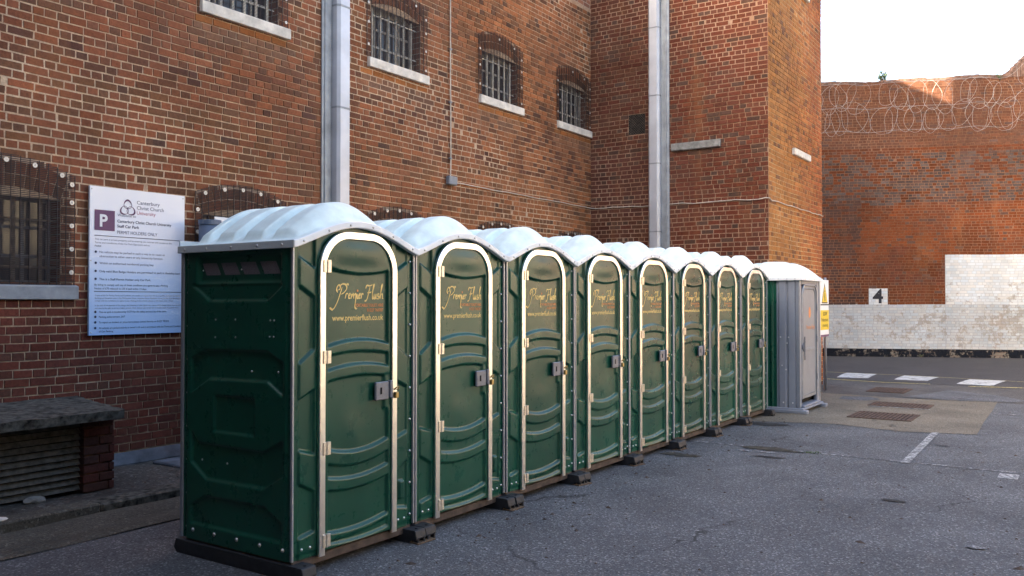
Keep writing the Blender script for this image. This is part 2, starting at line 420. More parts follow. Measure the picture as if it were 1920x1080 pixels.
# ------------------------------------------------------------------ brick walls
class Wall:
    """one face of brickwork: origin o, direction u (unit, horizontal), outward normal n"""
    def __init__(s, o, u, length, z0, z1, course, stretch, colour, paint=None, mortar=(.40, .34, .26), openings=(), u0=0., cuts_u=(), cuts_z=()):
        s.cuts_u, s.cuts_z = cuts_u, cuts_z
        s.o = Vector(o); s.u = Vector(u); s.n = Vector((s.u.y, -s.u.x, 0)); s.L = length; s.z0 = z0; s.z1 = z1
        s.course = course; s.stretch = stretch; s.colour = colour; s.paint = paint; s.mortar = mortar; s.openings = openings; s.u0 = u0
    def P(s, a, z, d=0.): return s.o + s.u*a + s.n*d + Vector((0, 0, z))
    def W(s, a, z, d=0.): return s.P(a, z + .006*math.sin(1.1*a+.9*z) + .0035*math.sin(3.3*a+2.1*z), d + .004*math.sin(.8*a+1.3*z))
    def bricks(s):
        out = []; nc = int((s.z1 - s.z0)/s.course); j = .0055
        for i in range(nc):
            za = s.z0 + i*s.course; zb = za + s.course
            hdr = i % 2 == 0
            l = s.stretch/2 if hdr else s.stretch
            a = s.u0 - (0 if hdr else s.stretch*.25) + random.uniform(-.01, .01)
            while a < s.L:
                ll = l*random.uniform(.955, 1.045)
                if not hdr and random.random() < .07: ll = s.stretch*.5
                if hdr and random.random() < .06: ll = s.stretch*.75
                b = min(a + ll, s.L); a0 = max(a, s.u0); a = a + ll
                if b - a0 < .03: continue
                segs = [(a0, b)]
                zc = (za+zb)/2
                for op in s.openings:
                    ns = []
                    for (p, q) in segs:
                        lo, hi = op.span(zc)
                        if lo is None or q <= lo or p >= hi: ns.append((p, q)); continue
                        if p < lo - .02: ns.append((p, lo))
                        if q > hi + .02: ns.append((hi, q))
                    segs = ns
                for cu in s.cuts_u:
                    segs = [t for (p, q) in segs for t in (((p, cu), (cu, q)) if p < cu < q and s.paint((p+cu)/2, zc)[0] != s.paint((cu+q)/2, zc)[0] else ((p, q),))]
                for (p, q) in segs:
                    if q - p < .012: continue
                    out.append((p, q, za, zb))
        return out
    def brick_geo(s, p, q, za, zb):
        j = .0048; dv = lambda k: random.uniform(-k, k)
        d = .0045 + dv(.0022); rx = dv(.0018)
        pts0 = [(p+j, za+j), (q-j, za+j), (q-j, zb-j), (p+j, zb-j)]
        c = [(a+dv(.0022), z+dv(.0022)) for a, z in pts0]
        v = [s.W(a, z, -.010) for a, z in c]
        ins = ((1, 1), (-1, 1), (-1, -1), (1, -1)); b = .0032
        v += [s.W(a+sx*b, z+sz*b, d + .002 + (rx if sx > 0 else -rx)) for (a, z), (sx, sz) in zip(c, ins)]
        f = [(4, 5, 6, 7), (0, 1, 5, 4), (1, 2, 6, 5), (2, 3, 7, 6), (3, 0, 4, 7)]
        return v, f

class Opening:
    """rectangular opening with a flat-arched head; ring of voussoirs of height h above it"""
    def __init__(s, a0, a1, z0, zs, rise=.10, ringh=.23, arch=True, margin=0.):
        s.a0, s.a1, s.z0, s.zs, s.rise, s.ringh, s.arch = a0, a1, z0, zs, rise, ringh, arch
        hw = (a1-a0)/2; s.c = (a0+a1)/2
        if arch:
            s.R = (hw*hw + rise*rise)/(2*rise); s.zc = zs + rise - s.R
    def span(s, z):
        if z < s.z0: return None, None
        if z <= s.zs: return s.a0, s.a1
        if not s.arch: return None, None
        R2 = s.R + s.ringh
        # the ring of voussoirs, limited sideways by the skewbacks
        dz = z - s.zc
        if dz >= R2: return None, None
        hw = math.sqrt(R2*R2 - dz*dz)
        th = math.asin((s.a1-s.a0)/2/s.R)
        hw = min(hw, math.tan(th)*dz)
        if hw < .02: return None, None
        return s.c - hw, s.c + hw
    def voussoirs(s):
        if not s.arch: return []
        th = math.asin((s.a1-s.a0)/2/s.R); n = int(2*th*(s.R+.1)/.085); out = []
        for i in range(n):
            t0 = -th + 2*th*i/n; t1 = -th + 2*th*(i+1)/n
            for r0, r1 in ((s.R, s.R+s.ringh*.5), (s.R+s.ringh*.5, s.R+s.ringh)):
                out.append([(s.c+math.sin(t)*r, s.zc+math.cos(t)*r) for t, r in ((t0, r0), (t1, r0), (t1, r1), (t0, r1))])
        return out

def jitter_col(c, k=.16):
    f = 1 + random.uniform(-k, k); g = random.uniform(-.06, .06)
    return (max(.01, c[0]*f*(1+g)), max(.01, c[1]*f), max(.01, c[2]*f*(1-g)))
def lerp(a, b, t): return tuple(x+(y-x)*t for x, y in zip(a, b))

def set_attrs(me, cols, pts, pcs):
    """per-face colour attributes"""
    a = me.attributes.new('bc', 'FLOAT_COLOR', 'FACE'); a.data.foreach_set('color', np.c_[np.array(cols), np.ones(len(cols))].ravel().astype(np.float32))
    a = me.attributes.new('pt', 'FLOAT', 'FACE'); a.data.foreach_set('value', np.array(pts, np.float32))
    a = me.attributes.new('pc', 'FLOAT_COLOR', 'FACE'); a.data.foreach_set('color', np.c_[np.array(pcs), np.ones(len(pcs))].ravel().astype(np.float32))

def build_brickwork(walls, parent, hidden=lambda x, y, P: False, nsingle=300):
    items = []
    for wl in walls:
        for (p, q, za, zb) in wl.bricks():
            items.append((wl, wl.brick_geo(p, q, za, zb), ((p+q)/2, (za+zb)/2)))
        for op in wl.openings:
            for quad in op.voussoirs():
                ca = sum(a for a, z in quad)/4; cz = sum(z for a, z in quad)/4
                c = [(ca+(a-ca)*.90, cz+(z-cz)*.93) for a, z in quad]
                v = [wl.P(a, z, -.004) for a, z in c] + [wl.P(ca+(a-ca)*.95, cz+(z-cz)*.96, .008) for a, z in c]
                items.append((wl, (v, [(4, 5, 6, 7), (0, 1, 5, 4), (1, 2, 6, 5), (2, 3, 7, 6), (3, 0, 4, 7)]), (ca, cz)))
    # apparent size decides which bricks become single parts
    area = []
    for wl, (v, f), c in items:
        X, Y, Z = project([list(p) for p in v[4:8]])
        mx, my = X.mean(), Y.mean()
        if Z.min() < .5 or mx < 8 or mx > 1912 or my < 8 or my > 1072 or hidden(mx, my, v[4]): area.append(0); continue
        area.append(abs(sum(X[i]*Y[(i+1) % 4]-X[(i+1) % 4]*Y[i] for i in range(4)))/2)
    order = sorted(range(len(items)), key=lambda i: -area[i])
    single = set(i for i in order[:nsingle] if area[i] > 0)
    V, F, Cc, Pt, Pc = [], [], [], [], []
    for i, (wl, (v, f), (a, z)) in enumerate(items):
        col = wl.colour(a, z)
        if len(v) == 8 and (v[1]-v[0]).length < .14 and random.random() < .5: col = lerp(col, (.115, .064, .043), random.uniform(.1, .5))
        pt, pc = wl.paint(a, z) if wl.paint else (0., (0, 0, 0))
        if pt > 0: pc = jitter_col(pc, .09); pt += random.uniform(-.05, .03)
        if i in single:
            o0 = v[0]; me = bpy.data.meshes.new('brick')
            vv = [tuple(p - o0) for p in v]
            me.from_pydata(vv, [], f + [(3, 2, 1, 0)]); me.update(); me.materials.append(M['brick'])
            set_attrs(me, [col]*6, [pt]*6, [pc]*6)
            link('brick', me, parent, loc=tuple(o0))
        else:
            k = len(V); V += [tuple(p) for p in v]; F += [tuple(k+t for t in q) for q in f]
            Cc += [col]*5; Pt += [pt]*5; Pc += [pc]*5
    me = bpy.data.meshes.new('brick_courses'); me.from_pydata(V, [], F); me.update(); me.materials.append(M['brick'])
    set_attrs(me, Cc, Pt, Pc)
    link('brick_courses', me, parent, kind='stuff')
    # mortar bed behind the bricks, with the openings left free
    for wl in walls:
        V, F, Cc, Pt, Pc = [], [], [], [], []
        us = {wl.u0, wl.L}; zs = {wl.z0 - .02, wl.z1}
        us |= set(wl.cuts_u); zs |= set(wl.cuts_z)
        for op in wl.openings: us |= {op.a0, op.a1}; zs |= {op.z0, op.zs, op.zs+op.rise if op.arch else op.zs}
        def fine(vals, step):
            vals = sorted(vals); r = []
            for a, b in zip(vals, vals[1:]):
                n = max(1, int((b-a)/step)); r += [a+(b-a)*i/n for i in range(n)]
            return r + [vals[-1]]
        us = fine(us, .25); zs = fine(zs, .25)
        for a, b in zip(us, us[1:]):
            for c, d in zip(zs, zs[1:]):
                ma, mz = (a+b)/2, (c+d)/2
                if any(op.a0 < ma < op.a1 and op.z0 < mz < (op.zs+op.rise*.5 if op.arch else op.zs) for op in wl.openings): continue
                k = len(V); V += [tuple(wl.P(x, z)) for x, z in ((a, c), (b, c), (b, d), (a, d))]; F.append((k, k+1, k+2, k+3))
                Cc.append(wl.mortar(ma, mz) if callable(wl.mortar) else wl.mortar)
                pt, pc = wl.paint(ma, mz) if wl.paint else (0., (0, 0, 0)); Pt.append(max(0, pt-.02)); Pc.append(tuple(v*.80 for v in pc))
        me = bpy.data.meshes.new('mortar_bed'); me.from_pydata(V, [], F); me.update(); me.materials.append(M['mortar'])
        set_attrs(me, Cc, Pt, Pc); link('mortar_bed', me, parent)

# ================================================================== THE SETTING
def sheet(name, pts, z, mat, parent=None, **kw):
    b = MB(); b.poly([(x, y, z) for x, y in pts]); return b.build(name, mat, parent, **kw)

sheet('ground', [(-150, -150), (250, -150), (250, 150), (-150, 150)], 0, 'asphalt', kind='structure')
sheet('road', [(12.9, 14), (12.9, -40), (24.0, -40), (40, -40), (40, 14)], .004, 'oldroad', kind='structure')
sheet('far_road', [(17.75, 14), (17.75, -.6), (17.3, -3.2), (17.2, -40), (40, -40), (40, 14)], .008, 'road', kind='structure')
# brown concrete apron round the drains
b = MB()
ap = [(8.2, 1.2), (8.45, -.05), (8.78, -1.02), (8.55, -1.95), (8.8, -2.79), (10.2, -2.74), (11.66, -2.72), (12.95, -2.68), (12.75, -1.3), (12.9, .2), (12.6, 1.2)]
b.poly([(x, y, .005) for x, y in ap]); b.build('concrete_apron', 'patch', kind='structure')
b = MB(); b.poly([(x, y, .0095) for x, y in ((12.9, -1.2), (13.6, -1.45), (14.7, -1.74), (14.1, -2.6), (13.45, -3.1), (13.1, -2.95), (12.85, -2.2))])
b.build('tarmac_patch', 'asphalt', kind='structure')
b = MB(); b.poly([(x, y, .009) for x, y in ((12.0, -.35), (12.5, -.3), (12.62, -.75), (12.3, -.98), (11.95, -.8))])
b.build('tarmac_patch', 'asphalt', kind='structure')

# speed hump with painted blocks and yellow edge lines
b = MB(); prof = [(15.9, 0.), (16.2, .010), (16.6, .018), (17.1, .018), (17.5, .010), (17.8, 0.)]
hy = [3.0, .94, .05, -.8, -1.6, -2.4, -3.3, -6, -12]; hx = [.08, .06, .03, 0, -.12, -.25, -.38, -.5, -.6]
P = np.array([[(x + dx*.8, y, z + .0085) for x, z in prof] for y, dx in zip(hy, hx)]); b.grid(P)
hump = b.build('speed_hump', 'road', smooth=True, label='low tarmac speed hump with white painted blocks and yellow edge lines', cat='speed hump')
def hz(x, y):
    dx = np.interp(-y, [-v for v in hy], hx)*.8
    return float(np.interp(x - dx, [p[0] for p in prof], [p[1] for p in prof])) + .0085 + .004
def hump_poly(name, c4, mat, n=10):
    b = MB(); a, bb, c, d = [Vector((*p, 0)) for p in c4]
    P = np.zeros((n+1, 3, 3))
    for i in range(n+1):
        l = a.lerp(bb, i/n); r = d.lerp(c, i/n)
        for j in range(3):
            q = l.lerp(r, j/2); P[i, j] = (q.x, q.y, hz(q.x, q.y))
    b.grid(P, True); return b.build(name, mat, hump)
for c4 in ([(16.25, .69), (17.75, .81), (17.72, .14), (16.36, .05)], [(16.35, -.47), (17.62, -.46), (17.6, -1.18), (16.35, -1.12)],
           [(16.05, -1.7), (17.3, -1.81), (17.4, -2.49), (15.98, -2.36)], [(15.9, -3.1), (17.2, -3.15), (17.15, -3.8), (15.8, -3.75)], [(16.3, 2.1), (17.8, 2.2), (17.78, 1.5), (16.3, 1.4)]):
    hump_poly('painted_block', c4, 'hump_white')
hump_poly('edge_line', [(17.78, 2.6), (17.80, -.5), (17.72, -.5), (17.70, 2.6)], 'line_yellow', 14)
hump_poly('edge_line', [(17.80, -.5), (17.36, -2.85), (17.29, -2.85), (17.72, -.5)], 'line_yellow', 14)
hump_poly('edge_line', [(17.36, -2.85), (17.1, -6), (17.03, -6), (17.29, -2.85)], 'line_yellow', 14)
hump_poly('edge_line', [(15.98, 1.6), (15.93, .9), (15.84, .9), (15.89, 1.6)], 'line_yellow', 6)
hump_poly('edge_line', [(15.93, .9), (15.72, -.4), (15.63, -.4), (15.84, .9)], 'line_yellow', 8)
hump_poly('edge_line', [(15.72, -.4), (15.84, -1.25), (15.77, -1.25), (15.63, -.4)], 'line_yellow', 8)
hump_poly('edge_line', [(15.75, -1.95), (15.90, -3.0), (15.82, -3.0), (15.67, -1.95)], 'line_yellow', 8)

# parking bay lines
def strip(name, p0, p1, wd, z, mat, lab):
    p0 = Vector((*p0, 0)); p1 = Vector((*p1, 0)); d = (p1-p0).normalized(); n = Vector((-d.y, d.x, 0))*wd/2
    b = MB(); k = 12
    P = np.array([[tuple(p0.lerp(p1, i/k)+n+Vector((0, 0, z))), tuple(p0.lerp(p1, i/k)-n+Vector((0, 0, z)))] for i in range(k+1)])
    b.grid(P, True); return b.build(name, mat, label=lab, cat='road marking', kind='structure')
strip('bay_line', (6.2, -2.38), (8.68, -2.33), .085, .009, 'line_white', 'worn white bay line pointing away towards the brown concrete')
strip('bay_line', (6.34, 0.05), (6.24, -4.4), .05, .0045, 'line_faint', 'faint white line crossing the car park beside the toilets')
strip('bay_line', (11.25, -2.78), (11.4, -3.6), .05, .0045, 'line_faint', 'faint short white line beyond the brown concrete at the right')
strip('bay_mark', (6.02, -3.25), (6.02, -3.42), .26, .0045, 'line_white', 'small white paint blotch beside the faint line at the right')
def blob(name, cx, cy, rx, ry, z, mat, lab, seed):
    r = random.Random(seed); b = MB(); n = 22
    b.poly([(cx+math.cos(2*math.pi*i/n)*rx*r.uniform(.6, 1.2), cy+math.sin(2*math.pi*i/n)*ry*r.uniform(.6, 1.2), z) for i in range(n)])
    return b.build(name, mat, kind='structure')
M['stain'] = simple('ground_stain', (.055, .048, .036), .9, 0, .3, .4, 14, .5, 80)
M['stain_dark'] = simple('oil_stain', (.030, .029, .029), .8, 0, .3, .3, 14, .4, 80)
for k, a in enumerate([(6.28, -.95, .13, .35, 'stain'), (5.35, -.25, .10, .28, 'stain'), (5.75, -1.1, .05, .18, 'stain_dark'), (4.3, -2.6, .05, .1, 'stain_dark'), (8.25, -.25, .16, .35, 'stain_dark'), (6.0, -.72, .04, .07, 'line_white'), (6.03, -1.0, .03, .10, 'line_white'), (3.1, -3.35, .04, .08, 'line_faint'), (7.6, -2.55, .025, .09, 'stain_dark')]):
    blob('stain', a[0], a[1], a[2], a[3], .0062 + k*.0003, a[4], None, k)

# drain gratings, each with its own bars
def drain(x0, x1, y0, y1, lab):
    e = empty('drain_grating', ((x0+x1)/2, (y0+y1)/2, 0.006), label=lab, cat='drain', group='rusty drain gratings'); cx, cy = (x0+x1)/2, (y0+y1)/2
    x0 -= cx; x1 -= cx; y0 -= cy; y1 -= cy
    b = MB(); b.box(x0, x1, y0, y1, .0006, .002); b.build('pit', 'black', e)
    b = MB()
    for q in ((x0, x1, y0-.03, y0), (x0, x1, y1, y1+.03), (x0-.03, x0, y0-.03, y1+.03), (x1, x1+.03, y0-.03, y1+.03)): b.box(*q, .0007, .012)
    b.build('frame', 'grate', e)
    n = int((y1-y0)/.055); bar = MB(); bar.bbox(x0, x1, -.017, .017, .002, .011, .002); me = bar.mesh('bar', 'grate')
    for i in range(n): link('bar', me, e, loc=(0, y0 + (i+.5)*(y1-y0)/n, 0))
    return e
drain(9.62, 10.36, -1.86, -1.06, 'rusty slotted drain grating nearest the camera on brown concrete')
drain(11.3, 11.85, -1.84, -1.0, 'rusty drain grating with a white line along it, middle of three')
drain(13.6, 14.45, -1.1, -.5, 'rusty drain grating nearest the speed hump')
strip('bay_line', (11.2, -1.02), (11.22, -1.9), .05, .0125, 'line_white', 'white line along the edge of the middle drain grating')

# raised pavement along the building with kerb and concrete channel
def wavy(n=60, x0=-6., x1=11.0): return np.linspace(x0, x1, n)
xs = wavy(); b = MB()
P = np.array([[(x, y, .07 + .012*math.sin(x*2.1+y*3) + .008*math.sin(x*7.3+y*5)) for y in np.linspace(2.72, 4.15, 16)] for x in xs]); b.grid(P, True)
b.build('pavement', 'pavement', smooth=True, kind='structure')
kerb = empty('kerb', (0, 2.6, 0), kind='structure')
kx = -6.0; kk = 0
while kx < 9.0:
    l = .9; b = MB(); b.bbox(0, l-.008, -.075 + random.uniform(-.006, .006), .13, -.05, .085 + random.uniform(-.006, .006), .014)
    b.build('kerb_stone', 'moss_concrete' if kk % 3 else 'gutter', kerb, loc=(kx, 0, 0)); kx += l; kk += 1
b = MB(); P = np.array([[(x, y, z + .004*math.sin(x*5)) for y, z in ((1.86, .008), (1.90, .022), (1.98, .024), (2.0, .016), (2.16, .012), (2.19, .02), (2.4, .022), (2.53, .014))] for x in wavy(80)])
b.grid(P, True); b.build('gutter', 'gutter', smooth=True, kind='structure')
b = MB(); b.bbox(1.55, 2.6, 3.15, 3.75, .05, .105, .012); b.build('paving_slab', 'slab', kind='structure')
# sloping rendered plinth at the foot of the wall
b = MB(); b.prism([(4.03, .02), (3.90, .02), (3.90, .085), (4.012, .185), (4.03, .185)], 'x', -6, 11.05); b.build('plinth', 'plinth', kind='structure')

# ================================================================== PRISON BUILDING
WY = 4.02; RX = 11.08; BY = .56; BX = 14.56
building = empty('prison_building', (4, WY, 0), label='tall red brick prison building with barred windows behind the toilets', cat='building')
building_inv = Vector((-4, -WY, 0))
class Sub: pass
def bchild(o):
    o.location = Vector(o.location) + building_inv; return o
GX = [-.38, 2.20, 4.87, 7.36, 9.78]
UX = [-.38, 2.22, 4.84, 7.37, 9.765]
WW = 1.255
ops = [Opening(x+.12, x+WW-.12, 1.845, 2.64, .085, .24) for x in GX] + [Opening(x+.12, x+WW-.12, 4.98, 5.70, .095, .24) for x in UX]
def n2(a, z, s=1.0, k=0.):
    """cheap smooth pseudo-noise 0..1"""
    return .5 + .25*(math.sin(a*1.7*s+z*.9*s+k) + math.sin(a*.63*s-z*1.9*s+1.3+k*2)) 
RED = (.235, .082, .043); ORANGE = (.325, .132, .058); DARK = (.088, .048, .035); BROWN = (.19, .086, .043); PURPLE = (.115, .046, .034)
def col_main(a, z):
    r = random.random()
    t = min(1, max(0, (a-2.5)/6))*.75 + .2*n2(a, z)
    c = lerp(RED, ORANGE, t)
    if r < .13: c = lerp(DARK, BROWN, random.random())
    elif r < .38: c = BROWN
    if 3.9 < z < 4.75 and r < .4: c = lerp(c, PURPLE, .5)
    for sx in UX:       # washed-out brown and orange runs below the upper sills
        if sx-.05 < a < sx+WW+.1 and 4.40 < z < 4.85:
            k = (z-4.40)/.45; c = lerp(c, (.36, .13, .035) if z > 4.74 else (.215, .125, .078), .75*k + .1*random.random())
    if z < 1.75: c = lerp(c, (.125, .032, .026), .75)  # lower courses darkened in the brick colour to stand for shade there
    if 1.845 < z < 3.2 and r < .35: c = lerp(c, BROWN, .5)
    return jitter_col(c)
def col_ret(a, z):
    r = random.random(); c = lerp((.108, .033, .021), (.125, .058, .033), random.random()*.7)
    if a > 1.7: c = lerp(c, (.145, .038, .021), .6)
    if 3.3 < z < 4.5 and a < 1.6: c = lerp(c, PURPLE, .55)
    if r < .14: c = DARK
    return jitter_col(c)
def col_block(a, z):
    r = random.random(); c = lerp((.385, .165, .052), (.34, .106, .041), max(0, min(1, (a-1.2)/2 + random.uniform(-.3, .3))))
    if r < .07: c = BROWN
    return jitter_col(c, .13)
MORT = (.62, .465, .32)
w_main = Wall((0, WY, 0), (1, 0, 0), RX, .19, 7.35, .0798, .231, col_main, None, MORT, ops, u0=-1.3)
w_ret = Wall((RX, WY, 0), (0, -1, 0), WY-BY, .1, 8.3, .0798, .231, col_ret, None, (.38, .25, .17), [Opening(.82, 1.16, 4.82, 5.20, arch=False)], u0=0)
w_blk = Wall((RX, BY, 0), (1, 0, 0), BX-RX, .1, 8.6, .0798, .231, col_block, None, (.50, .33, .165), [], u0=0)
def hid(x, y, P):
    if 340 < x < 1445 and y > 470: return True
    if 159 < x < 340 and 350 < y < 630: return True
    return P.y > 3.9 and (x > 398 and y > 440 or 600 < x < 648)
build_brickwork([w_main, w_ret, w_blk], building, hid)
for o in building.children: bchild(o)

# plain upper and outer walls, roofs
def bpart(name, mb, mat, smooth=False, **kw): return bchild(mb.build(name, mat, building, smooth, loc=(0, 0, 0), **kw))
b = MB(); b.quad((-1.3, WY, 7.35), (RX, WY, 7.35), (RX, WY, 10.2), (-1.3, WY, 10.2)); 
b.box(-9, RX+.3, WY+.34, 15, 0, 10.2)
b.quad((-9, WY, 10.2), (RX, WY, 10.2), (RX, WY+.4, 10.2), (-9, WY+.4, 10.2))
bpart('outer_wall', b, 'shell')
b = MB(); b.quad((-7, WY, 0), (-1.3, WY, 0), (-1.3, WY, 10.2), (-7, WY, 10.2)); bpart('dimming_wall_bay', b, 'dimming_brick')  # unseen stretch of wall, darkened so the nearest toilet side mirrors little light
b = MB(); b.box(RX+.03, BX-.03, BY+.03, 5.60, 0, 8.55); b.box(RX, BX, BY, 5.60, 8.6, 17.2); b.box(RX+.1, BX, 5.60, 15, 0, 13.2)  # unseen upper tower made tall enough to shade the far wall
b.quad((BX, BY, 0), (BX, 5.6, 0), (BX, 5.6, 8.6), (BX, BY, 8.6))
bpart('shading_tower_wall', b, 'shell')
b = MB(); b.prism([(5.61, 13.2), (5.61, 13.50), (10.5, 15.7), (15, 13.5), (15, 13.2)], 'x', RX, BX); bpart('shading_roof', b, 'slate')  # unseen roof line shaped to leave one sunlit gap on the far wall
b = MB(); b.box(-17, -4.95, -9, 15, 0, 10.6); bpart('shading_wing', b, 'dimming_brick')  # added unseen wing, sized to block light from the left

M_done = 1
# windows
def window(x0, zs, spring, rise, low, tall):
    a0, a1 = x0+.12, x0+WW-.12; y = WY
    b = MB(); fy = y+.17; t = .045
    top = spring + rise
    b.box(a0, a0+t, fy, fy+.05, zs, top); b.box(a1-t, a1, fy, fy+.05, zs, top); b.box(a0+t, a1-t, fy, fy+.05, zs, zs+t); b.box(a0+t, a1-t, fy, fy+.05, spring-.02, top)
    for k in range(1, 4): xx = a0 + (a1-a0)*k/4; b.box(xx-.014, xx+.014, fy+.006, fy+.045, zs+t, spring-.02)
    for k in range(1, 3): zz = zs + (spring-zs)*k/3; b.box(a0+t, a1-t, fy+.003, fy+.042, zz-.014, zz+.014)
    wdw = bpart('window', b, 'sash' if low else 'sash_pale')
    off = building_inv
    def sub(name, mb, mat, smooth=False, **kw): return mb.build(name, mat, wdw, smooth, **kw)
    b = MB(); b.quad((a0, y-.002, zs), (a0, y+.34, zs), (a0, y+.34, top), (a0, y-.002, top)); b.quad((a1, y+.34, zs), (a1, y-.002, zs), (a1, y-.002, top), (a1, y+.34, top))
    b.quad((a0, y-.002, zs+.001), (a1, y-.002, zs+.001), (a1, y+.34, zs+.001), (a0, y+.34, zs+.001)); sub('reveal', b, 'shell')
    # arched soffit
    op = Opening(a0, a1, zs, spring, rise); th = math.asin((a1-a0)/2/op.R); pts = [(op.c+math.sin(-th+2*th*i/10)*op.R, op.zc+math.cos(-th+2*th*i/10)*op.R) for i in range(11)]
    b = MB(); b.grid(np.array([[(px, yy, pz) for yy in (y-.003, y+.34)] for px, pz in pts])); sub('soffit', b, 'shell')
    b = MB(); b.poly([(px, y+.003, pz) for px, pz in pts] + [(a1, y+.003, top+.03), (a0, y+.003, top+.03)]); sub('head_infill', b, 'black')
    for i in range(4):
        for k in range(3):
            xa = a0 + (a1-a0)*i/4; xb = a0 + (a1-a0)*(i+1)/4; za = zs + (spring-zs)*k/3; zb = zs + (spring-zs)*(k+1)/3
            g = MB(); tilt = random.uniform(-.004, .004); g.quad((xa+.012, fy+.025+tilt, za+.012), (xb-.012, fy+.025-tilt, za+.012), (xb-.012, fy+.025-tilt, zb-.012), (xa+.012, fy+.025+tilt, zb-.012)); sub('pane', g, 'glass')
    nb = 4 if low else 6
    for k in range(nb):
        xx = a0 + (a1-a0)*(k+.6)/(nb+.2); yy = y+.085
        g = MB(); g.bbox(xx-.019, xx+.019, yy-.012, yy+.012, zs, op.zc + math.sqrt(op.R**2 - (xx-op.c)**2) - .03, .003); sub('bar', g, 'old_iron' if low else 'iron')
    for zz in ((zs+.19, zs+.62) if not low else (zs+.16, zs+.60)):
        g = MB(); g.bbox(a0, a1, y+.065, y+.073, zz-.011, zz+.011, .002); sub('cross_bar', g, 'old_iron' if low else 'iron')
    # sill, slightly weathered slope and a raised stool at each end
    g = MB(); sx0, sx1 = x0+.04, x0+WW+.035; st = zs; sb = zs-.137
    g.prism([(y+.17, sb), (y-.06, sb), (y-.06, st-.012), (y-.02, st), (y+.17, st+.012)], 'x', sx0, sx1)
    me = g.mesh('sill', 'sill_grey' if low else 'sill'); bm = bmesh.new(); bm.from_mesh(me); bmesh.ops.bevel(bm, geom=bm.edges[:], offset=.006, segments=1, affect='EDGES'); bm.to_mesh(me); bm.free()
    link('sill', me, wdw)
    # wire screen: close horizontal wires on wider vertical ones, cut to the arch
    m0, m1 = x0, x0+WW; mt = spring + .24; crown = mt + .13; c = (m0+m1)/2; hw = WW/2; R = (hw*hw + .13*.13)/(2*.13); zc = crown - R
    ztop = lambda xx: zc + math.sqrt(max(0, R*R - (xx-c)**2))
    g = MB(); zz = zs + .006; yy = y-.030; r = .0028 if low else .0020
    while zz < crown:
        h = hw if zz <= mt else math.sqrt(max(0, R*R - (zz-zc)**2))
        g.box(c-h, c+h, yy-r, yy+r, zz-r, zz+r); zz += .0165
    for k in range(16):
        xx = m0 + WW*k/15; g.box(xx-.0028, xx+.0028, yy-.008, yy-r-.0001, zs, ztop(xx))
    sub('wire_screen', g, 'wire', kind='stuff')
    if not low: ws = [(m0+.03, zs+v) for v in (.16, .46, .72)] + [(m1-.03, zs+v) for v in (.06, .34, .60, .80)] + [(m0+WW*f, ztop(m0+WW*f)-.10) for f in (.45, .80)]
    else: ws = [(m0+.03, zs+v) for v in (.12, .36, .60, .84)] + [(m1-.03, zs+v) for v in (.12, .34, .56, .78, .95)] + [(m0+WW*f, ztop(m0+WW*f)-.055) for f in (.10, .30, .50, .70, .90)]
    for (wx, wz) in ws:
        g = MB(); g.ring((wx, yy-.008, wz), (0, -1, 0), .008, .022 if low else .018, .005); g.dome((wx, yy-.008, wz), (0, -1, 0), .007, .006)
        sub('washer', g, 'washer')
    return wdw
for x in GX: window(x, 1.845, 2.64, .085, True, .95)
for x in UX: window(x, 4.98, 5.70, .095, False, .95)

# concrete lintels left in the brickwork, ventilation grille
g = MB(); g.bbox(RX-.07, RX+.05, 1.40, 2.33, 4.425, 4.56, .012); bpart('lintel', g, 'concrete')
g = MB(); g.bbox(12.46, 13.52, BY-.07, BY+.05, 4.40, 4.525, .012); bpart('lintel', g, 'sill')
g = MB(); g.bbox(12.5, 13.5, BY-.07, BY+.05, 7.50, 7.62, .012); bpart('lintel', g, 'sill')
g = MB(); y0, y1, z0, z1 = WY-1.16, WY-.82, 4.82, 5.20
g.quad((RX+.026, y0, z0), (RX+.026, y1, z0), (RX+.026, y1, z1), (RX+.026, y0, z1))
for q in (((RX, y0, z0), (RX+.026, y0, z0), (RX+.026, y0, z1), (RX, y0, z1)), ((RX, y1, z0), (RX+.026, y1, z0), (RX+.026, y1, z1), (RX, y1, z1)), ((RX, y0, z0), (RX, y1, z0), (RX+.026, y1, z0), (RX+.026, y0, z0)), ((RX, y0, z1), (RX, y1, z1), (RX+.026, y1, z1), (RX+.026, y0, z1))): g.quad(*q)
vent = bpart('air_vent', g, 'black')
g = MB(); d = .038; k = -12
def seg(ax, az, bx, bz):
    g.tube([(RX-.012, ax, az), (RX-.012, bx, bz)], .0024, 4)
ny, nz = 7, 8
for i in range(ny):
    for j in range(nz):
        ya = y0+(y1-y0)*i/ny; yb = y0+(y1-y0)*(i+1)/ny; za = z0+(z1-z0)*j/nz; zb = z0+(z1-z0)*(j+1)/nz; ym = (ya+yb)/2; zm = (za+zb)/2
        seg(ya, zm, ym, zb); seg(ym, zb, yb, zm); seg(yb, zm, ym, za); seg(ym, za, ya, zm)
g.build('grille', 'old_iron', vent, kind='stuff')

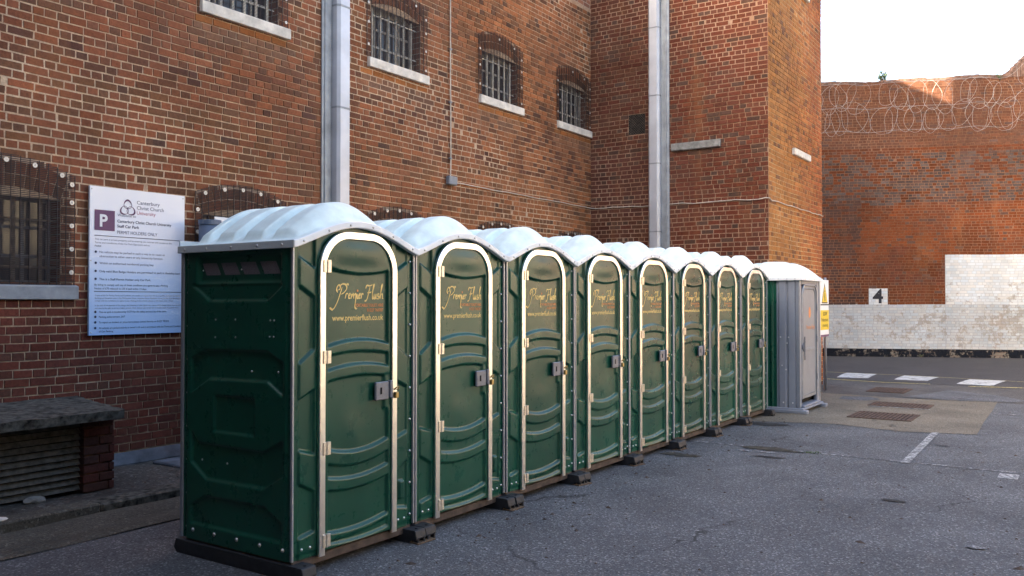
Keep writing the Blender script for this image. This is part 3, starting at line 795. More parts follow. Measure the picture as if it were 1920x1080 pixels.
# ------------------------------------------------------------------ trunking
def trunking(prof, z0, z1, joints, name, label, place):
    e = empty(name, place(0, 0, 0), label=label, cat='trunking')
    o0 = Vector(place(0, 0, 0))
    def add(nm, pts, a, b_, mat):
        g = MB(); n = len(pts); P = [[Vector(place(u, d, z)) - o0 for (u, d) in pts] for z in (a, b_)]
        k = len(g.v); g.v += [tuple(p) for r in P for p in r]
        for i in range(n): j = (i+1) % n; g.f.append((i, j, n+j, n+i))
        g.f.append(tuple(reversed(range(n)))); g.f.append(tuple(range(n, 2*n))); me = g.mesh(nm, mat)
        bm = bmesh.new(); bm.from_mesh(me); bmesh.ops.recalc_face_normals(bm, faces=bm.faces[:]); bm.to_mesh(me); bm.free(); return link(nm, me, e)
    add('back_plate', prof['plate'], z0, z1, 'trunk_old')
    zz = [z0] + joints + [z1]
    for a, b_ in zip(zz, zz[1:]):
        add('duct_section', prof['duct'], a+.004, b_-.004, 'trunk')
        add('joint', [(u + (.004 if u > prof['mid'] else -.004), d + (.004 if d > 0.03 else 0)) for u, d in prof['duct']], b_-.012, b_+.012, 'trunk_old')
    add('edge_strip', prof['edge'], z0, z1, 'trunk_old')
    return e
pr1 = dict(plate=[(0, .011), (.45, .011), (.45, .03), (.155, .03), (.15, .045), (.04, .045), (.035, .03), (0, .03)],
           duct=[(.165, .031), (.40, .031), (.40, .10), (.36, .155), (.20, .155), (.165, .12)], edge=[(.405, .031), (.448, .031), (.448, .05), (.405, .05)], mid=.28)
trunking(pr1, .1, 9.5, [.26+1.3*k for k in range(0, 7)], 'wall_trunking', 'pale grey metal trunking between the two left upper windows', lambda u, d, z: (4.04+u, WY-d, z))
pr2 = dict(plate=[(0, .011), (.37, .011), (.37, .03), (.33, .045), (.22, .045), (.215, .03), (0, .03)],
           duct=[(.0, .031), (.215, .031), (.215, .11), (.18, .155), (.035, .155), (.0, .12)], edge=[(.30, .046), (.325, .046), (.325, .06), (.30, .06)], mid=.1)
trunking(pr2, .1, 9.5, [.47+1.25*k for k in range(0, 7)], 'wall_trunking', 'pale grey metal trunking on the return wall beside the air vent', lambda u, d, z: (RX-d, 2.74-u, z))

# conduit, junction box, cable run
e = empty('junction_box', (6.66, WY-.03, 3.5), label='small grey junction box with a conduit rising from it', cat='junction box')
g = MB(); g.bbox(-.10, .10, -.06, .018, -.055, .075, .012); g.build('box', 'boxgrey', e)
g = MB(); g.tube([(-.005, 0, .07), (-.003, -.004, .4), (0, 0, .9), (-.012, -.003, 1.6), (-.01, 0, 2.4), (-.015, -.003, 3.2), (-.02, 0, 6.0)], .011, 6); g.build('conduit', 'cable', e, True)
for z in (.35, 1.2, 2.0, 2.8): g = MB(); g.bbox(-.03, .02, -.016, .018, z-.012, z+.012, .003); g.build('clip', 'boxgrey', e)
cz = lambda t: .014*math.sin(t*2.3) + .01*math.sin(t*5.1)
pts = [(6.77 + .2*i, WY-.022, 3.495 + .6*cz(i*.4)*.5) for i in range(21)] + [(RX-.03, WY-.022, 3.49), (RX-.024, WY-.12, 3.48)]
pts += [(RX-.024, WY-.3-.2*i, 3.475 - .02*(i/15) + cz(i*.5)*.6) for i in range(16)] + [(RX-.024, BY+.05, 3.47), (RX-.02, BY-.024, 3.46), (RX+.1, BY-.024, 3.42)]
pts += [(RX+.25+.2*i, BY-.024, 3.435 + cz(i*.6)*.5) for i in range(17)] + [(BX, BY-.024, 3.44)]
pts = [(x, y - (.14 if 4.3 < 0 else 0), z) for x, y, z in pts]
g = MB(); g.tube(pts, .009, 6); g.build('cable', 'cable', None, True, label='thin pale cable sagging along the brick walls from the junction box', cat='cable')

# ================================================================== FAR PERIMETER WALL
fu = Vector((26.222-23.978, -2.299-2.902, 0)).normalized(); fo = Vector((23.978, 2.902, 0)) - fu*2.2
fwall = empty('perimeter_wall', tuple(fo), label='high brick perimeter wall with white painted base and razor wire', cat='wall')
U = lambda y: 2.2 + (2.902-y)/abs(fu.y)
def f_paint(a, z):
    if z < .255: return (.53, (.012, .014, .02))
    if z < 1.62 : return (.555 - .05*min(1, max(0, a-5)/3) - (.03 if .5 < z < 1.3 else 0), (.46, .475, .485))
    if a > U(-.315) and z < 3.1: return (.64 if z > 2.3 else .55, (.57, .585, .59))
    if U(1.69) < a < U(1.19) and z < 2.09: return (.72, (.62, .635, .64))
    return (0., (0, 0, 0))
def f_col(a, z):
    r = random.random()
    if z < 3.12 and f_paint(a, z)[0] > 0: return jitter_col((.26, .235, .20), .12)
    c = lerp((.115, .034, .014), (.160, .046, .018), n2(a, z, 1.4))
    if 4.6 < z < 6.2 and random.random() < .45 + .25*n2(a, z, 2.3, 2): c = lerp((.075, .050, .042), (.115, .085, .075), random.random())
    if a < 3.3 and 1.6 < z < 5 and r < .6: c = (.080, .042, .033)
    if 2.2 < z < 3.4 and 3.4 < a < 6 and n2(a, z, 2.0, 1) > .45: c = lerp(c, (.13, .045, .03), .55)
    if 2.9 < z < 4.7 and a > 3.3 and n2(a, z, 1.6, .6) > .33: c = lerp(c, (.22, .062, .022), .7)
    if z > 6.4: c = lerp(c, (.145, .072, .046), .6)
    if r > .93: c = (.12, .065, .05)
    return jitter_col(c, .15)
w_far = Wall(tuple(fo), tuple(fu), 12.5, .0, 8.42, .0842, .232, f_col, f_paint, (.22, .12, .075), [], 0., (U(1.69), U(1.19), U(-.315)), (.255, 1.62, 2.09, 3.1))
build_brickwork([w_far], fwall, lambda x, y, P: x < 1552)
for o in fwall.children: o.location = Vector(o.location) - fo
fn = w_far.n
def fpart(name, mb, mat, smooth=False, **kw):
    me = mb.mesh(name, mat, smooth); o = link(name, me, fwall, **kw); o.location = -fo; return o
P_ = lambda a, z, d=0.: tuple(w_far.P(a, z, d))
g = MB(); 
for a0, a1, z0, z1 in ((0, 12.5, 0, 8.42),):
    c = [P_(a0, z0, -.012), P_(a1, z0, -.012), P_(a1, z1, -.012), P_(a0, z1, -.012)]; dd = [P_(a0, z0, -.5), P_(a1, z0, -.5), P_(a1, z1, -.5), P_(a0, z1, -.5)]
    g.quad(dd[1], dd[0], dd[3], dd[2]); g.quad(c[3], c[2], dd[2], dd[3]); g.quad(c[1], dd[1], dd[2], c[2]); g.quad(c[0], c[3], dd[3], dd[0])
# continuing beyond the frame
q0, q1 = 12.5, 45
g.quad(P_(q0, 0), P_(q1, 0), P_(q1, 9.6), P_(q0, 9.6)); g.quad(P_(q0, 9.6), P_(q1, 9.6), P_(q1, 9.6, -.5), P_(q0, 9.6, -.5)); g.quad(P_(-12, 0, -.01), P_(0, 0, -.01), P_(0, 8.42, -.01), P_(-12, 8.42, -.01))
fpart('wall_core', g, 'shell')
# coping: brick-on-edge, rising in a curve at the right
M['coping'] = simple('coping_brick', (.17, .10, .075), .9, 0, .3, .3, 8, .5, 40)
def ctop(a):
    t = max(0., min(1., (a - U(-1.75))/1.1)); return 8.42 + .02*math.sin(a*1.3) + .02*math.sin(a*3.1) + .75*t*t*(3-2*t)
na = 110
for i in range(na):
    a0 = 12.5*i/na; a1 = a0 + 12.5/na - .008; zt = ctop((a0+a1)/2) + random.uniform(-.012, .012) + .085
    g = MB(); pts = [P_(a0, 8.42, .02), P_(a1, 8.42, .02), P_(a1, zt, .012), P_(a0, zt, .012), P_(a0, 8.42, -.5), P_(a1, 8.42, -.5), P_(a1, zt, -.5), P_(a0, zt, -.5)]
    g.v += pts; g.f += [(0, 1, 2, 3), (3, 2, 6, 7), (1, 5, 6, 2), (0, 3, 7, 4), (5, 4, 7, 6)]; fpart('coping_brick', g, 'coping')
# number on the white square
nm = text_mesh('4', height=.42, name='number', bold=.022); nm.materials.clear(); nm.materials.append(M['number'])
o = link('number', nm, fwall); o.location = Vector(P_(U(1.59), 1.655, .014)) - fo; o.rotation_euler = (0, 0, math.atan2(fu.y, fu.x))
# razor wire coils hung along the top
wire = empty('razor_wire', P_(0, 7.6, .3), label='flattened coils of razor wire hung along the top of the perimeter wall', cat='razor wire')
wo = Vector(P_(0, 7.6, .3)); a = .2; kk = 0
while a < 11.5:
    lift = ctop(a) - 8.42
    for row, (zc, rr) in enumerate(((7.98, .42), (7.28, .40))):
        if random.random() < .10: continue
        g = MB(); n = 30; rr2 = rr*random.uniform(.78, 1.12); zc2 = zc + lift + random.uniform(-.13, .09); rot = random.uniform(-.35, .35); sq = random.uniform(.50, .85); yd = random.uniform(.10, .26); p1 = random.uniform(0, 6.28)
        aa = a + .19*row + random.uniform(-.14, .14); pts = []
        for i in range(n):
            t = 2*math.pi*i/n; cx_ = math.cos(t)*rr2*sq*(1 + .10*math.sin(3*t+p1)); cz_ = math.sin(t)*rr2*1.08*(1 + .08*math.sin(2*t+p1*2))
            pts.append(Vector(P_(aa + cx_*math.cos(rot) - cz_*math.sin(rot), zc2 + cx_*math.sin(rot) + cz_*math.cos(rot), yd + .09*math.sin(t + p1))) - wo)
        g.tube(pts, .0036, 4, True)
        for i in range(0, n, 2):        # barbs
            p = pts[i]; d_ = (pts[(i+1) % n]-p).normalized(); q = Vector((0, 0, 1)).cross(d_); q = q.normalized() if q.length > .1 else Vector((1, 0, 0)); g.quad(p-d_*.016, p+q*.007, p+d_*.016, p-q*.007)
        g.build('coil_loop', 'steel', wire)
    a += .34; kk += 1
for zz in (8.36, 7.62, 6.9):
    g = MB(); g.tube([Vector(P_(.2*i, zz + .012*math.sin(i) + ctop(.2*i) - 8.42, .2)) - wo for i in range(58)], .004, 4); g.build('tie_wire', 'steel', wire)
# small plants rooted in the wall
def plant(a, z, r, n, lab, d=.05):
    c = Vector(P_(a, z, d)); e = empty('wall_plant', tuple(c), label=lab, cat='plant'); rr = random.Random(int(a*100))
    st = MB(); lf = MB()
    for k in range(max(5, n//14)):
        th = rr.uniform(0, 2*math.pi); tip = Vector((math.cos(th)*r*rr.uniform(.4, 1), math.sin(th)*r*.6, r*rr.uniform(.3, 1.2)))
        st.tube([(0, 0, -.05), tuple(tip*.5), tuple(tip)], .006, 4)
        for q in range(14):
            p = tip*rr.uniform(.3, 1.05) + Vector((rr.gauss(0, .12), rr.gauss(0, .1), rr.gauss(0, .1)))*r
            u = Vector((rr.gauss(0, 1), rr.gauss(0, 1), rr.gauss(0, 1))).normalized()*r*.13; v = u.cross(Vector((rr.gauss(0, 1), rr.gauss(0, 1), rr.gauss(0, 1)))).normalized()*r*.08
            lf.quad(p-u, p+v, p+u, p-v)
    st.build('stem', 'wood', e); lf.build('foliage', 'leaf', e, kind='stuff')
plant(U(1.25), 8.52, .26, 180, 'small leafy bush growing on top of the perimeter wall', -.15)
plant(U(-1.75), 8.35, .16, 70, 'small weed in the perimeter wall top near the right edge')
plant(U(.33), .02, .10, 60, 'green weed at the foot of the perimeter wall')
# a pale building far beyond the wall
e = empty('far_building', (60, -9.5, 0), label='pale far building showing just above the perimeter wall at right', cat='building')
g = MB(); g.box(0, 12, -12, 0.2, 0, 17.6); g.build('wall', 'signwhite', e); g = MB(); g.prism([(-12.4, 17.6), (.6, 17.6), (-6, 21)], 'x', -.3, 12.3); g.build('roof', 'sill', e)

# rendered building on the far side of the yard (out of frame, seen in the doors)
M['cream'] = simple('cream_render', (.79, .70, .53), .85, 0, .3, .08, 2)
pw = empty('yard_building', (12, -14.5, 0), label='sunlit cream rendered building along the opposite side of the yard', cat='building')
g = MB(); g.box(-22, 22, -8, 0, 0, 7.2); g.build('wall', 'cream', pw)
g = MB(); g.prism([(-8.3, 7.2), (.3, 7.2), (.3, 7.35), (-4, 9.6), (-8.3, 7.35)], 'x', -22.3, 22.3); g.build('roof', 'slate', pw)
for k in range(9):
    for zz in (1.2, 4.4):
        x = -20 + k*5; g = MB(); g.box(x-.6, x+.6, -.02, .012, zz, zz+1.5); f = g.build('window', 'glass', pw)
        g = MB(); g.box(x-.03, x+.03, .013, .04, zz, zz+1.5); g.box(x-.7, x+.7, .013, .12, zz-.1, zz); g.build('window_trim', 'signwhite', f)


# ================================================================== PORTABLE TOILETS
UWD = 1.135; UDP = 1.085; ZB = .108
def sst(t): t = np.clip(t, 0, 1); return t*t*(3-2*t)
def recess(X, Z, x0, x1, zu, zl, wu=.012, wl=.03, wsd=.012):
    """0..1 mask of a pressed-in panel between curves zu(x) and zl(x)"""
    return sst((zu(X)-Z)/wu + .5) * sst((Z-zl(X))/wl + .5) * sst((X-x0)/wsd + .5) * sst((x1-X)/wsd + .5)
def curve3(a, m, b, x0=.295, x1=.85):
    """parabola through the left, middle and right height"""
    xm = (x0+x1)/2
    return lambda X: np.polyval(np.polyfit([x0, xm, x1], [a, m, b], 2), X)
def pl(*pts):
    px = [p[0] for p in pts]; pz = [p[1] for p in pts]
    return lambda X: np.interp(X, px, pz)
def archA(x, e=.6):
    u = np.clip((np.asarray(x, float)-UWD/2)/(UWD/2+.012), -1, 1); return np.power(np.clip((1+np.cos(np.pi*u))/2, 0, 1), e)
lip_lo = lambda x: 2.016 + .155*archA(x)
lip_hi = lambda x: 2.060 + .152*archA(x)
YD = -.014      # door face

def door_depth(X, Z):
    h = np.zeros_like(X); D = .022
    up = lambda *a: curve3(*a)
    x0, x1 = .293, .848
    parts = [(up(1.903, 1.872, 1.899), up(1.405, 1.440, 1.405), 1., .010, .020),
             (up(1.345, 1.362, 1.338), up(1.250, 1.280, 1.250), .85, .012, .017),
             (up(1.180, 1.204, 1.182), up(.752, .712, .760), 1., .012, .022),
             (up(.660, .624, .675), up(.572, .545, .585), .85, .012, .017),
             (up(.493, .470, .508), up(.226, .214, .250), 1., .012, .022),
             (up(.172, .178, .214), up(.158, .140, .160), .6, .012, .02)]
    for zu, zl, k, wu, wl in parts: h = np.maximum(h, k*recess(X, Z, x0, x1, zu, zl, wu, wl, .016))
    # rounded bars: the raised bands swell slightly
    d = h*D
    # raised keeper block round the latch
    lat = sst((X-.815)/.02+.5)*sst((Z-.96)/.02+.5)*sst((1.20-Z)/.02+.5)
    d = d*(1-lat) + lat*.004
    # crowned top panel
    top = sst((Z-1.90)/.10)*np.clip(1-((X-.567)/.28)**2, 0, 1)
    d = d - .010*top*sst((2.10-Z)/.09)
    # dents in the middle panel
    d = d + .004*np.exp(-((X-.62)**2/.012+(Z-1.0)**2/.02)) - .003*np.exp(-((X-.5)**2/.006+(Z-.86)**2/.01))
    return d
def door_top(x):
    r = .225; xa, xb = .262, .874; z1 = 2.115
    x = np.asarray(x, float); d = np.maximum(np.maximum(xa+r-x, x-(xb-r)), 0)
    return z1 - r + np.sqrt(np.maximum(r*r-d*d, 0))
def field(x0, x1, nx, zlo, zhi, nz, depth, yface):
    xs = np.linspace(x0, x1, nx); t = np.linspace(0, 1, nz)
    X = np.repeat(xs[:, None], nz, 1); Z = zlo + t[None, :]*(zhi(xs)[:, None]-zlo)
    return np.stack([X, yface + depth(X, Z), Z], -1)

def pillar_depth(X, Z):
    Xl = np.where(X > UWD/2, UWD-X, X)      # mirrored
    h = np.zeros_like(X); R = lambda *a: recess(*a, .012, .018, .012)
    x0, x1 = .066, .190
    h = np.maximum(h, R(Xl, Z, x0, x1, pl((.07, 2.5), (.19, 2.5)), pl((.07, 1.965), (.19, 1.90))))
    h = np.maximum(h, R(Xl, Z, x0, x1, pl((.07, 1.785), (.19, 1.715)), pl((.07, 1.310), (.19, 1.392))))
    h = np.maximum(h, R(Xl, Z, x0, x1, pl((.07, 1.090), (.19, 1.142)), pl((.07, .775), (.19, .740))))
    h = np.maximum(h, R(Xl, Z, x0, x1, pl((.07, .570), (.19, .506)), pl((.07, .240), (.19, .262))))
    d = .020*h + .012*sst((.064-Xl)/.012 + .5)
    bx = sst((X-.985)/.010+.5)*sst((1.035-X)/.010+.5)*sst((Z-.31)/.01+.5)*sst((.435-Z)/.01+.5)
    d = d*(1-bx) - .004*bx
    d = d + .010*sst((.150-Z)/.02)*sst((Z-.10)/.01)*.6
    return d
def side_depth(Y, Z):
    h = np.zeros_like(Y); R = lambda a, b, zu, zl, wu=.014, wl=.02: recess(Y, Z, a, b, zu, zl, wu, wl, .018)
    h = np.maximum(h, .8*R(.10, .975, pl((0, 1.80), (1, 1.80)), pl((.09, 1.79), (.227, 1.697), (.80, 1.695), (.975, 1.797))))
    h = np.maximum(h, R(.09, .985, pl((.10, 1.312), (.225, 1.377), (.827, 1.368), (.985, 1.31)), pl((.087, 1.105), (.234, 1.19), (.80, 1.182), (.985, 1.085))))
    h = np.maximum(h, R(.09, .985, pl((.086, .832), (.27, .748), (.90, .752), (.985, .83)), pl((.10, .609), (.26, .523), (.826, .521), (.985, .62))))
    h = np.maximum(h, .9*R(.10, .985, pl((.10, .33), (.25, .41), (.83, .41), (.985, .33)), pl((0, .215), (1, .215))))
    h = np.maximum(h, .7*R(.350, .745, pl((0, 1.075), (1, 1.075)), pl((0, .842), (1, .842))))
    d = .020*h
    v = recess(Y, Z, .115, .925, pl((0, 1.985), (1, 1.985)), pl((0, 1.805), (1, 1.805)), .03, .05, .04)
    return np.maximum(d, .030*v) + .014*sst((Y-1.035)/.01+.5) + .010*sst((.052-Y)/.012+.5)

def make_green():
    root = empty('portable_toilet')
    # body behind the pressed panels
    b = MB(); b.box(.045, UWD-.045, .055, UDP-.02, ZB, 2.03); b.build('inner_shell', 'black', root)
    b = MB(); b.bbox(.012, UWD-.012, UDP-.03, UDP-.002, ZB, 2.03, .006); b.build('back_panel', 'green', root)
    # front panels
    for x0, x1 in ((.010, .236), (UWD-.236, UWD-.010)):
        b = MB(); b.grid(field(x0, x1, 40, ZB, lip_lo(np.linspace(x0, x1, 40))*0+1 if False else (lambda xs: lip_lo(xs)+.012), 250, pillar_depth, 0.))
        b.build('front_panel', 'green', root, True)
    b = MB(); b.grid(field(.234, UWD-.234, 30, 1.90, lambda xs: lip_lo(xs)+.012, 12, lambda X, Z: X*0, .010)); b.build('header_panel', 'green', root, True)
    # sides
    ys = np.linspace(.008, UDP-.01, 135); zs = np.linspace(ZB, 2.035, 240); Y, Z = np.meshgrid(ys, zs, indexing='ij')
    b = MB(); b.grid(np.stack([.006 + side_depth(Y, Z), Y, Z], -1), True)
    b.quad((.03, .008, ZB), (.008, .008, ZB), (.008, .008, 2.03), (.03, .008, 2.03)); sp = b.build('side_panel', 'green', root, True)
    # ventilation slots
    for k in range(4):
        y1 = .885 - k*.192; y0 = y1 - .150; sk = .042
        g = MB(); X = .0335
        g.poly([(X, y1+.022, 1.942), (X, y1+.022-sk*1.1, 1.862), (X, y0+.022-sk*1.1, 1.862), (X, y0+.022, 1.942)][::-1]); g.build('vent_slot', 'dark_mesh', sp)
    b = MB(); ys2 = np.linspace(.008, UDP-.01, 40); zs2 = np.linspace(ZB, 2.035, 60); Y, Z = np.meshgrid(ys2, zs2, indexing='ij')
    b.grid(np.stack([UWD-.006 - side_depth(Y, Z), Y, Z], -1)); b.build('side_panel', 'green', root, True)
    # aluminium corner strips
    for xa in (0., UWD-.016):
        g = MB(); g.bbox(xa, xa+.016, -.008, .012, ZB+.005, 2.022, .003); g.build('corner_strip', 'strip_alu', root)
    for xa in (-.001, UWD-.013):
        g = MB(); g.bbox(xa, xa+.014, UDP-.022, UDP+.006, ZB+.005, 2.022, .003); g.build('corner_strip', 'strip_alu', root)
    # roof
    nx, ny = 90, 150; xs = np.linspace(-.014, UWD+.014, nx); ys = np.linspace(-.034, UDP+.022, ny); X, Y = np.meshgrid(xs, ys, indexing='ij')
    A = archA(X, 1.0)
    groove = 2.060 + .248*np.power(A, .85); bulge = 2.060 + .298*np.power(A, .58)
    B = np.zeros_like(Y)
    for y0, y1 in ((.05, .285), (.365, .565), (.645, .835), (.905, 1.03)):
        B = np.maximum(B, sst((Y-y0)/.035)*sst((y1-Y)/.035 + .5))
    B = B*sst((A-.055)/.07)
    body = groove + (bulge-groove)*B
    front = 2.056 + .149*archA(X)
    tr = sst((Y+.01)/.19); back = sst((UDP+.03-Y)/.14)
    Zr = front + (body-front)*tr; Zr = 2.056 + (Zr-2.056)*(.62+.38*back)
    b = MB(); b.grid(np.stack([X, Y, Zr], -1), True)
    rf = b.build('roof', 'roof', root, True)
    g = MB(); n = 60; xs = np.linspace(-.016, UWD+.016, n)
    lo, hi = lip_lo(xs), lip_hi(xs)+.002
    P = np.zeros((n, 5, 3))
    for i in range(n):
        P[i] = [(xs[i], .0, lo[i]), (xs[i], -.036, lo[i]), (xs[i], -.040, lo[i]+.006), (xs[i], -.040, hi[i]-.004), (xs[i], -.033, hi[i]+.001)]
    g.grid(P, False)
    smooth_by_angle_me = g.mesh('roof_trim', 'roof_lip'); bm = bmesh.new(); bm.from_mesh(smooth_by_angle_me); bmesh.ops.recalc_face_normals(bm, faces=bm.faces[:]); bm.to_mesh(smooth_by_angle_me); bm.free()
    link('roof_trim', smooth_by_angle_me, rf)
    for xa, xb in ((-.018, -.006), (UWD+.006, UWD+.018)): g = MB(); g.bbox(xa, xb, -.034, UDP+.024, 2.014, 2.063, .003); g.build('eave_trim', 'lip_shaded', rf)
    g = MB(); g.bbox(-.005, UWD+.005, UDP+.014, UDP+.025, 2.014, 2.10, .003); g.build('eave_trim', 'lip_shaded', rf)
    g = MB()
    for x in (.06, .27, .46, .67, .87, 1.075): g.dome((x, -.040, float(lip_lo(x)+lip_hi(x))/2), (0, -1, 0), .009, .007)
    for y in (.07, .30, .55, .80, 1.03): g.dome((-.018, y, 2.037), (-1, 0, 0), .009, .006)
    g.build('roof_rivets', 'rivet', rf, True, kind='stuff')
    # door frame swept round the opening
    path = [(.232, .10)]; r = .235
    for i in range(13): t = math.pi - math.pi/2*i/12; path.append((.232+r+math.cos(t)*r, 2.118-r+math.sin(t)*r))
    for i in range(13): t = math.pi/2 - math.pi/2*i/12; path.append((.903-r+math.cos(t)*r, 2.118-r+math.sin(t)*r))
    path.append((.903, .105))
    prof = [(-.0255, -.004), (-.0255, -.024), (-.021, -.028), (.021, -.028), (.0255, -.024), (.0255, -.004)]
    P = np.zeros((len(path), len(prof), 3))
    for i, p in enumerate(path):
        a = Vector(path[max(0, i-1)]); c = Vector(path[min(len(path)-1, i+1)]); t = (c-a).normalized(); n_ = Vector((-t.y, t.x))
        for k, (wd, yy) in enumerate(prof): P[i, k] = (p[0]+n_.x*wd, yy, p[1]+n_.y*wd)
    g = MB(); g.grid(P); g.poly([tuple(P[0, k]) for k in range(6)]); g.poly([tuple(P[-1, k]) for k in range(6)])
    me = g.mesh('door_frame', 'frame_alu'); bm = bmesh.new(); bm.from_mesh(me); bmesh.ops.recalc_face_normals(bm, faces=bm.faces[:]); bm.to_mesh(me); bm.free(); smooth_by_angle(me, 35); link('door_frame', me, root)
    # door
    b = MB(); b.grid(field(.262, .874, 104, .128, door_top, 268, door_depth, YD))
    b.quad((.262, YD, .128), (.262, .04, .128), (.874, .04, .128), (.874, YD, .128))
    dr = b.build('door', 'green', root, True)
    for z in (1.912, 1.339, .766, .190):
        g = MB(); g.bbox(.233, .259, -.034, -.0285, z-.040, z+.040, .001); g.bbox(.268, .296, -.034, -.012, z-.040, z+.040, .001); g.cyl((.2635, -.033, z-.041), (.2635, -.033, z+.041), .0065, 8)
        g.build('hinge', 'hinge', dr)
    g = MB(); g.bbox(.712, .842, -.030, -.008, 1.022, 1.145, .006); g.bbox(.842, .872, -.042, -.006, 1.030, 1.150, .006)
    lt = g.build('latch', 'latch', dr)
    g = MB(); g.bbox(.752, .770, -.0325, -.0302, 1.062, 1.108, .001); g.build('key_slot', 'black', lt)
    g = MB(); g.tube([(.893, -.034, 1.085), (.893, -.052, 1.10), (.905, -.056, 1.105), (.912, -.052, 1.09), (.912, -.036, 1.08)], .005, 6); g.bbox(.888, .918, -.052, -.030, 1.025, 1.068, .004); g.build('padlock', 'brass', lt)
    # printed lettering
    yt = YD + .022 - .0025
    def ribbon(pts, w0, w1=None, g=None):
        w1 = w0 if w1 is None else w1; pts = [Vector((p[0], p[1])) for p in pts]; q = []
        ext = [pts[0]*2-pts[1]] + pts + [pts[-1]*2-pts[-2]]
        for i in range(1, len(ext)-2):
            for s in range(6):
                t = s/6; a, b_, c, d = ext[i-1:i+3]
                q.append(.5*((2*b_) + (c-a)*t + (2*a-5*b_+4*c-d)*t*t + (3*b_-a-3*c+d)*t**3))
        q.append(pts[-1]); m = len(q); P = np.zeros((m, 2, 3))
        for i, p in enumerate(q):
            tg = (q[min(m-1, i+1)]-q[max(0, i-1)]); tg = tg.normalized() if tg.length > 0 else Vector((1, 0)); n_ = Vector((-tg.y, tg.x))
            ang = abs(tg.dot(Vector((.75, .66)).normalized())); f = i/(m-1)
            wd = (w0 + (w1-w0)*f)*(.55 + .75*(1-ang))*min(1, .35+6*min(f, 1-f))
            P[i, 0] = (p.x+n_.x*wd, yt, p.y+n_.y*wd); P[i, 1] = (p.x-n_.x*wd, yt, p.y-n_.y*wd)
        g.grid(P)
    g = MB(); bx, bz = .385, 1.705
    S_ = lambda L: [(bx + x*.001, bz + z*.001) for x, z in L]
    k = .0070
    st = [[(-62, -62), (-40, -66), (-22, -52), (5, -10), (30, 45), (44, 78)], [(-68, -56), (-50, -66), (-40, -72)], [(2, 42), (-6, 66), (10, 90), (26, 84), (24, 66), (10, 58)],
          [(22, 84), (48, 98), (78, 92), (84, 68), (62, 44), (34, 30)], [(72, 92), (92, 98), (100, 90)],
          [(70, 2), (76, 22), (80, 34), (88, 36), (98, 33)], [(100, 16), (114, 26), (112, 36), (102, 26), (106, 6), (124, 8)],
          [(126, 2), (130, 34), (132, 18), (144, 36), (150, 2)], [(150, 18), (162, 36), (170, 24), (166, -10), (160, -50), (172, -64), (182, -58)],
          [(180, 36), (182, 8), (192, 4)], [(194, 16), (208, 26), (206, 36), (196, 26), (200, 6), (216, 8)], [(218, 2), (222, 32), (230, 36), (240, 30)],
          [(252, -8), (262, -12), (276, 4), (292, 50), (302, 82)], [(262, 70), (272, 92), (300, 90), (330, 98)], [(276, 42), (300, 44), (318, 50)],
          [(322, 2), (330, 50), (344, 92), (338, 96), (326, 40), (330, 4), (340, 6)], [(344, 36), (342, 10), (352, 4), (362, 34), (362, 6), (370, 4)],
          [(394, 34), (380, 36), (380, 22), (392, 14), (384, 2), (372, 6)], [(400, 2), (410, 50), (424, 92), (418, 96), (404, 30), (402, 4), (412, 32), (424, 34), (424, 8), (434, 4)]]
    for L in st: ribbon(S_(L), k, k*.8, g)
    g.build('name_lettering', 'gold', dr)
    g = MB(); n = 10; g.poly([(bx+.184+math.cos(2*math.pi*i/n)*.008, yt, bz+.056+math.sin(2*math.pi*i/n)*.008) for i in range(n)]); g.build('name_dot', 'orange', dr)
    put_text('PORTABLE TOILET HIRE', .545, yt, 1.655, 'orange', dr, width=.272, height=.020, bold=.02, name='strapline')
    put_text('01227 760787', .660, yt, 1.622, 'orange', dr, width=.158, height=.020, bold=.02, name='phone_number')
    put_text('www.premierflush.co.uk', .340, yt, 1.565, 'gold', dr, width=.478, height=.038, bold=.014, name='web_address')
    # rivets and bolts
    g = MB()
    for i in range(9):
        z = 1.972 - i*.2235
        g.dome((UWD-.036, .008, z), (0, -1, 0), .0095, .008); g.dome((.018, UDP-.05, z), (-1, 0, 0), .0095, .008)
    for y, z in ((.73, 1.57), (.532, 1.573), (.20, 1.572), (.165, 1.572), (.734, 1.455), (.531, 1.459), (.205, 1.47), (.168, 1.47), (.395, 1.247), (.146, 1.252), (.888, .64), (.63, .64)): g.dome((.008 if not (1.2 < z < 1.3 or z < .7) else .026, y, z), (-1, 0, 0), .0075, .006)
    for y in (.90, .51, .10): g.dome((.036, y, 1.895), (-1, 0, 0), .006, .005)
    g.build('rivets', 'rivet', root, True, kind='stuff')
    g = MB()
    for x in (.085, .153, .968, 1.03): g.ring((x, .004, .170), (0, -1, 0), .006, .015, .003, 12); g.dome((x, .001, .170), (0, -1, 0), .010, .008)
    for y in (.955, .735, .51, .29, .08): g.ring((.0065, y, .172), (-1, 0, 0), .006, .014, .003, 12); g.dome((.004, y, .172), (-1, 0, 0), .010, .008)
    g.build('bolts', 'rivet', root, True, kind='stuff')
    # floor tray edge and skids
    g = MB(); g.bbox(.02, UWD-.02, .012, UDP-.03, .052, ZB-.001, .006); g.build('base_rail', 'rail', root)
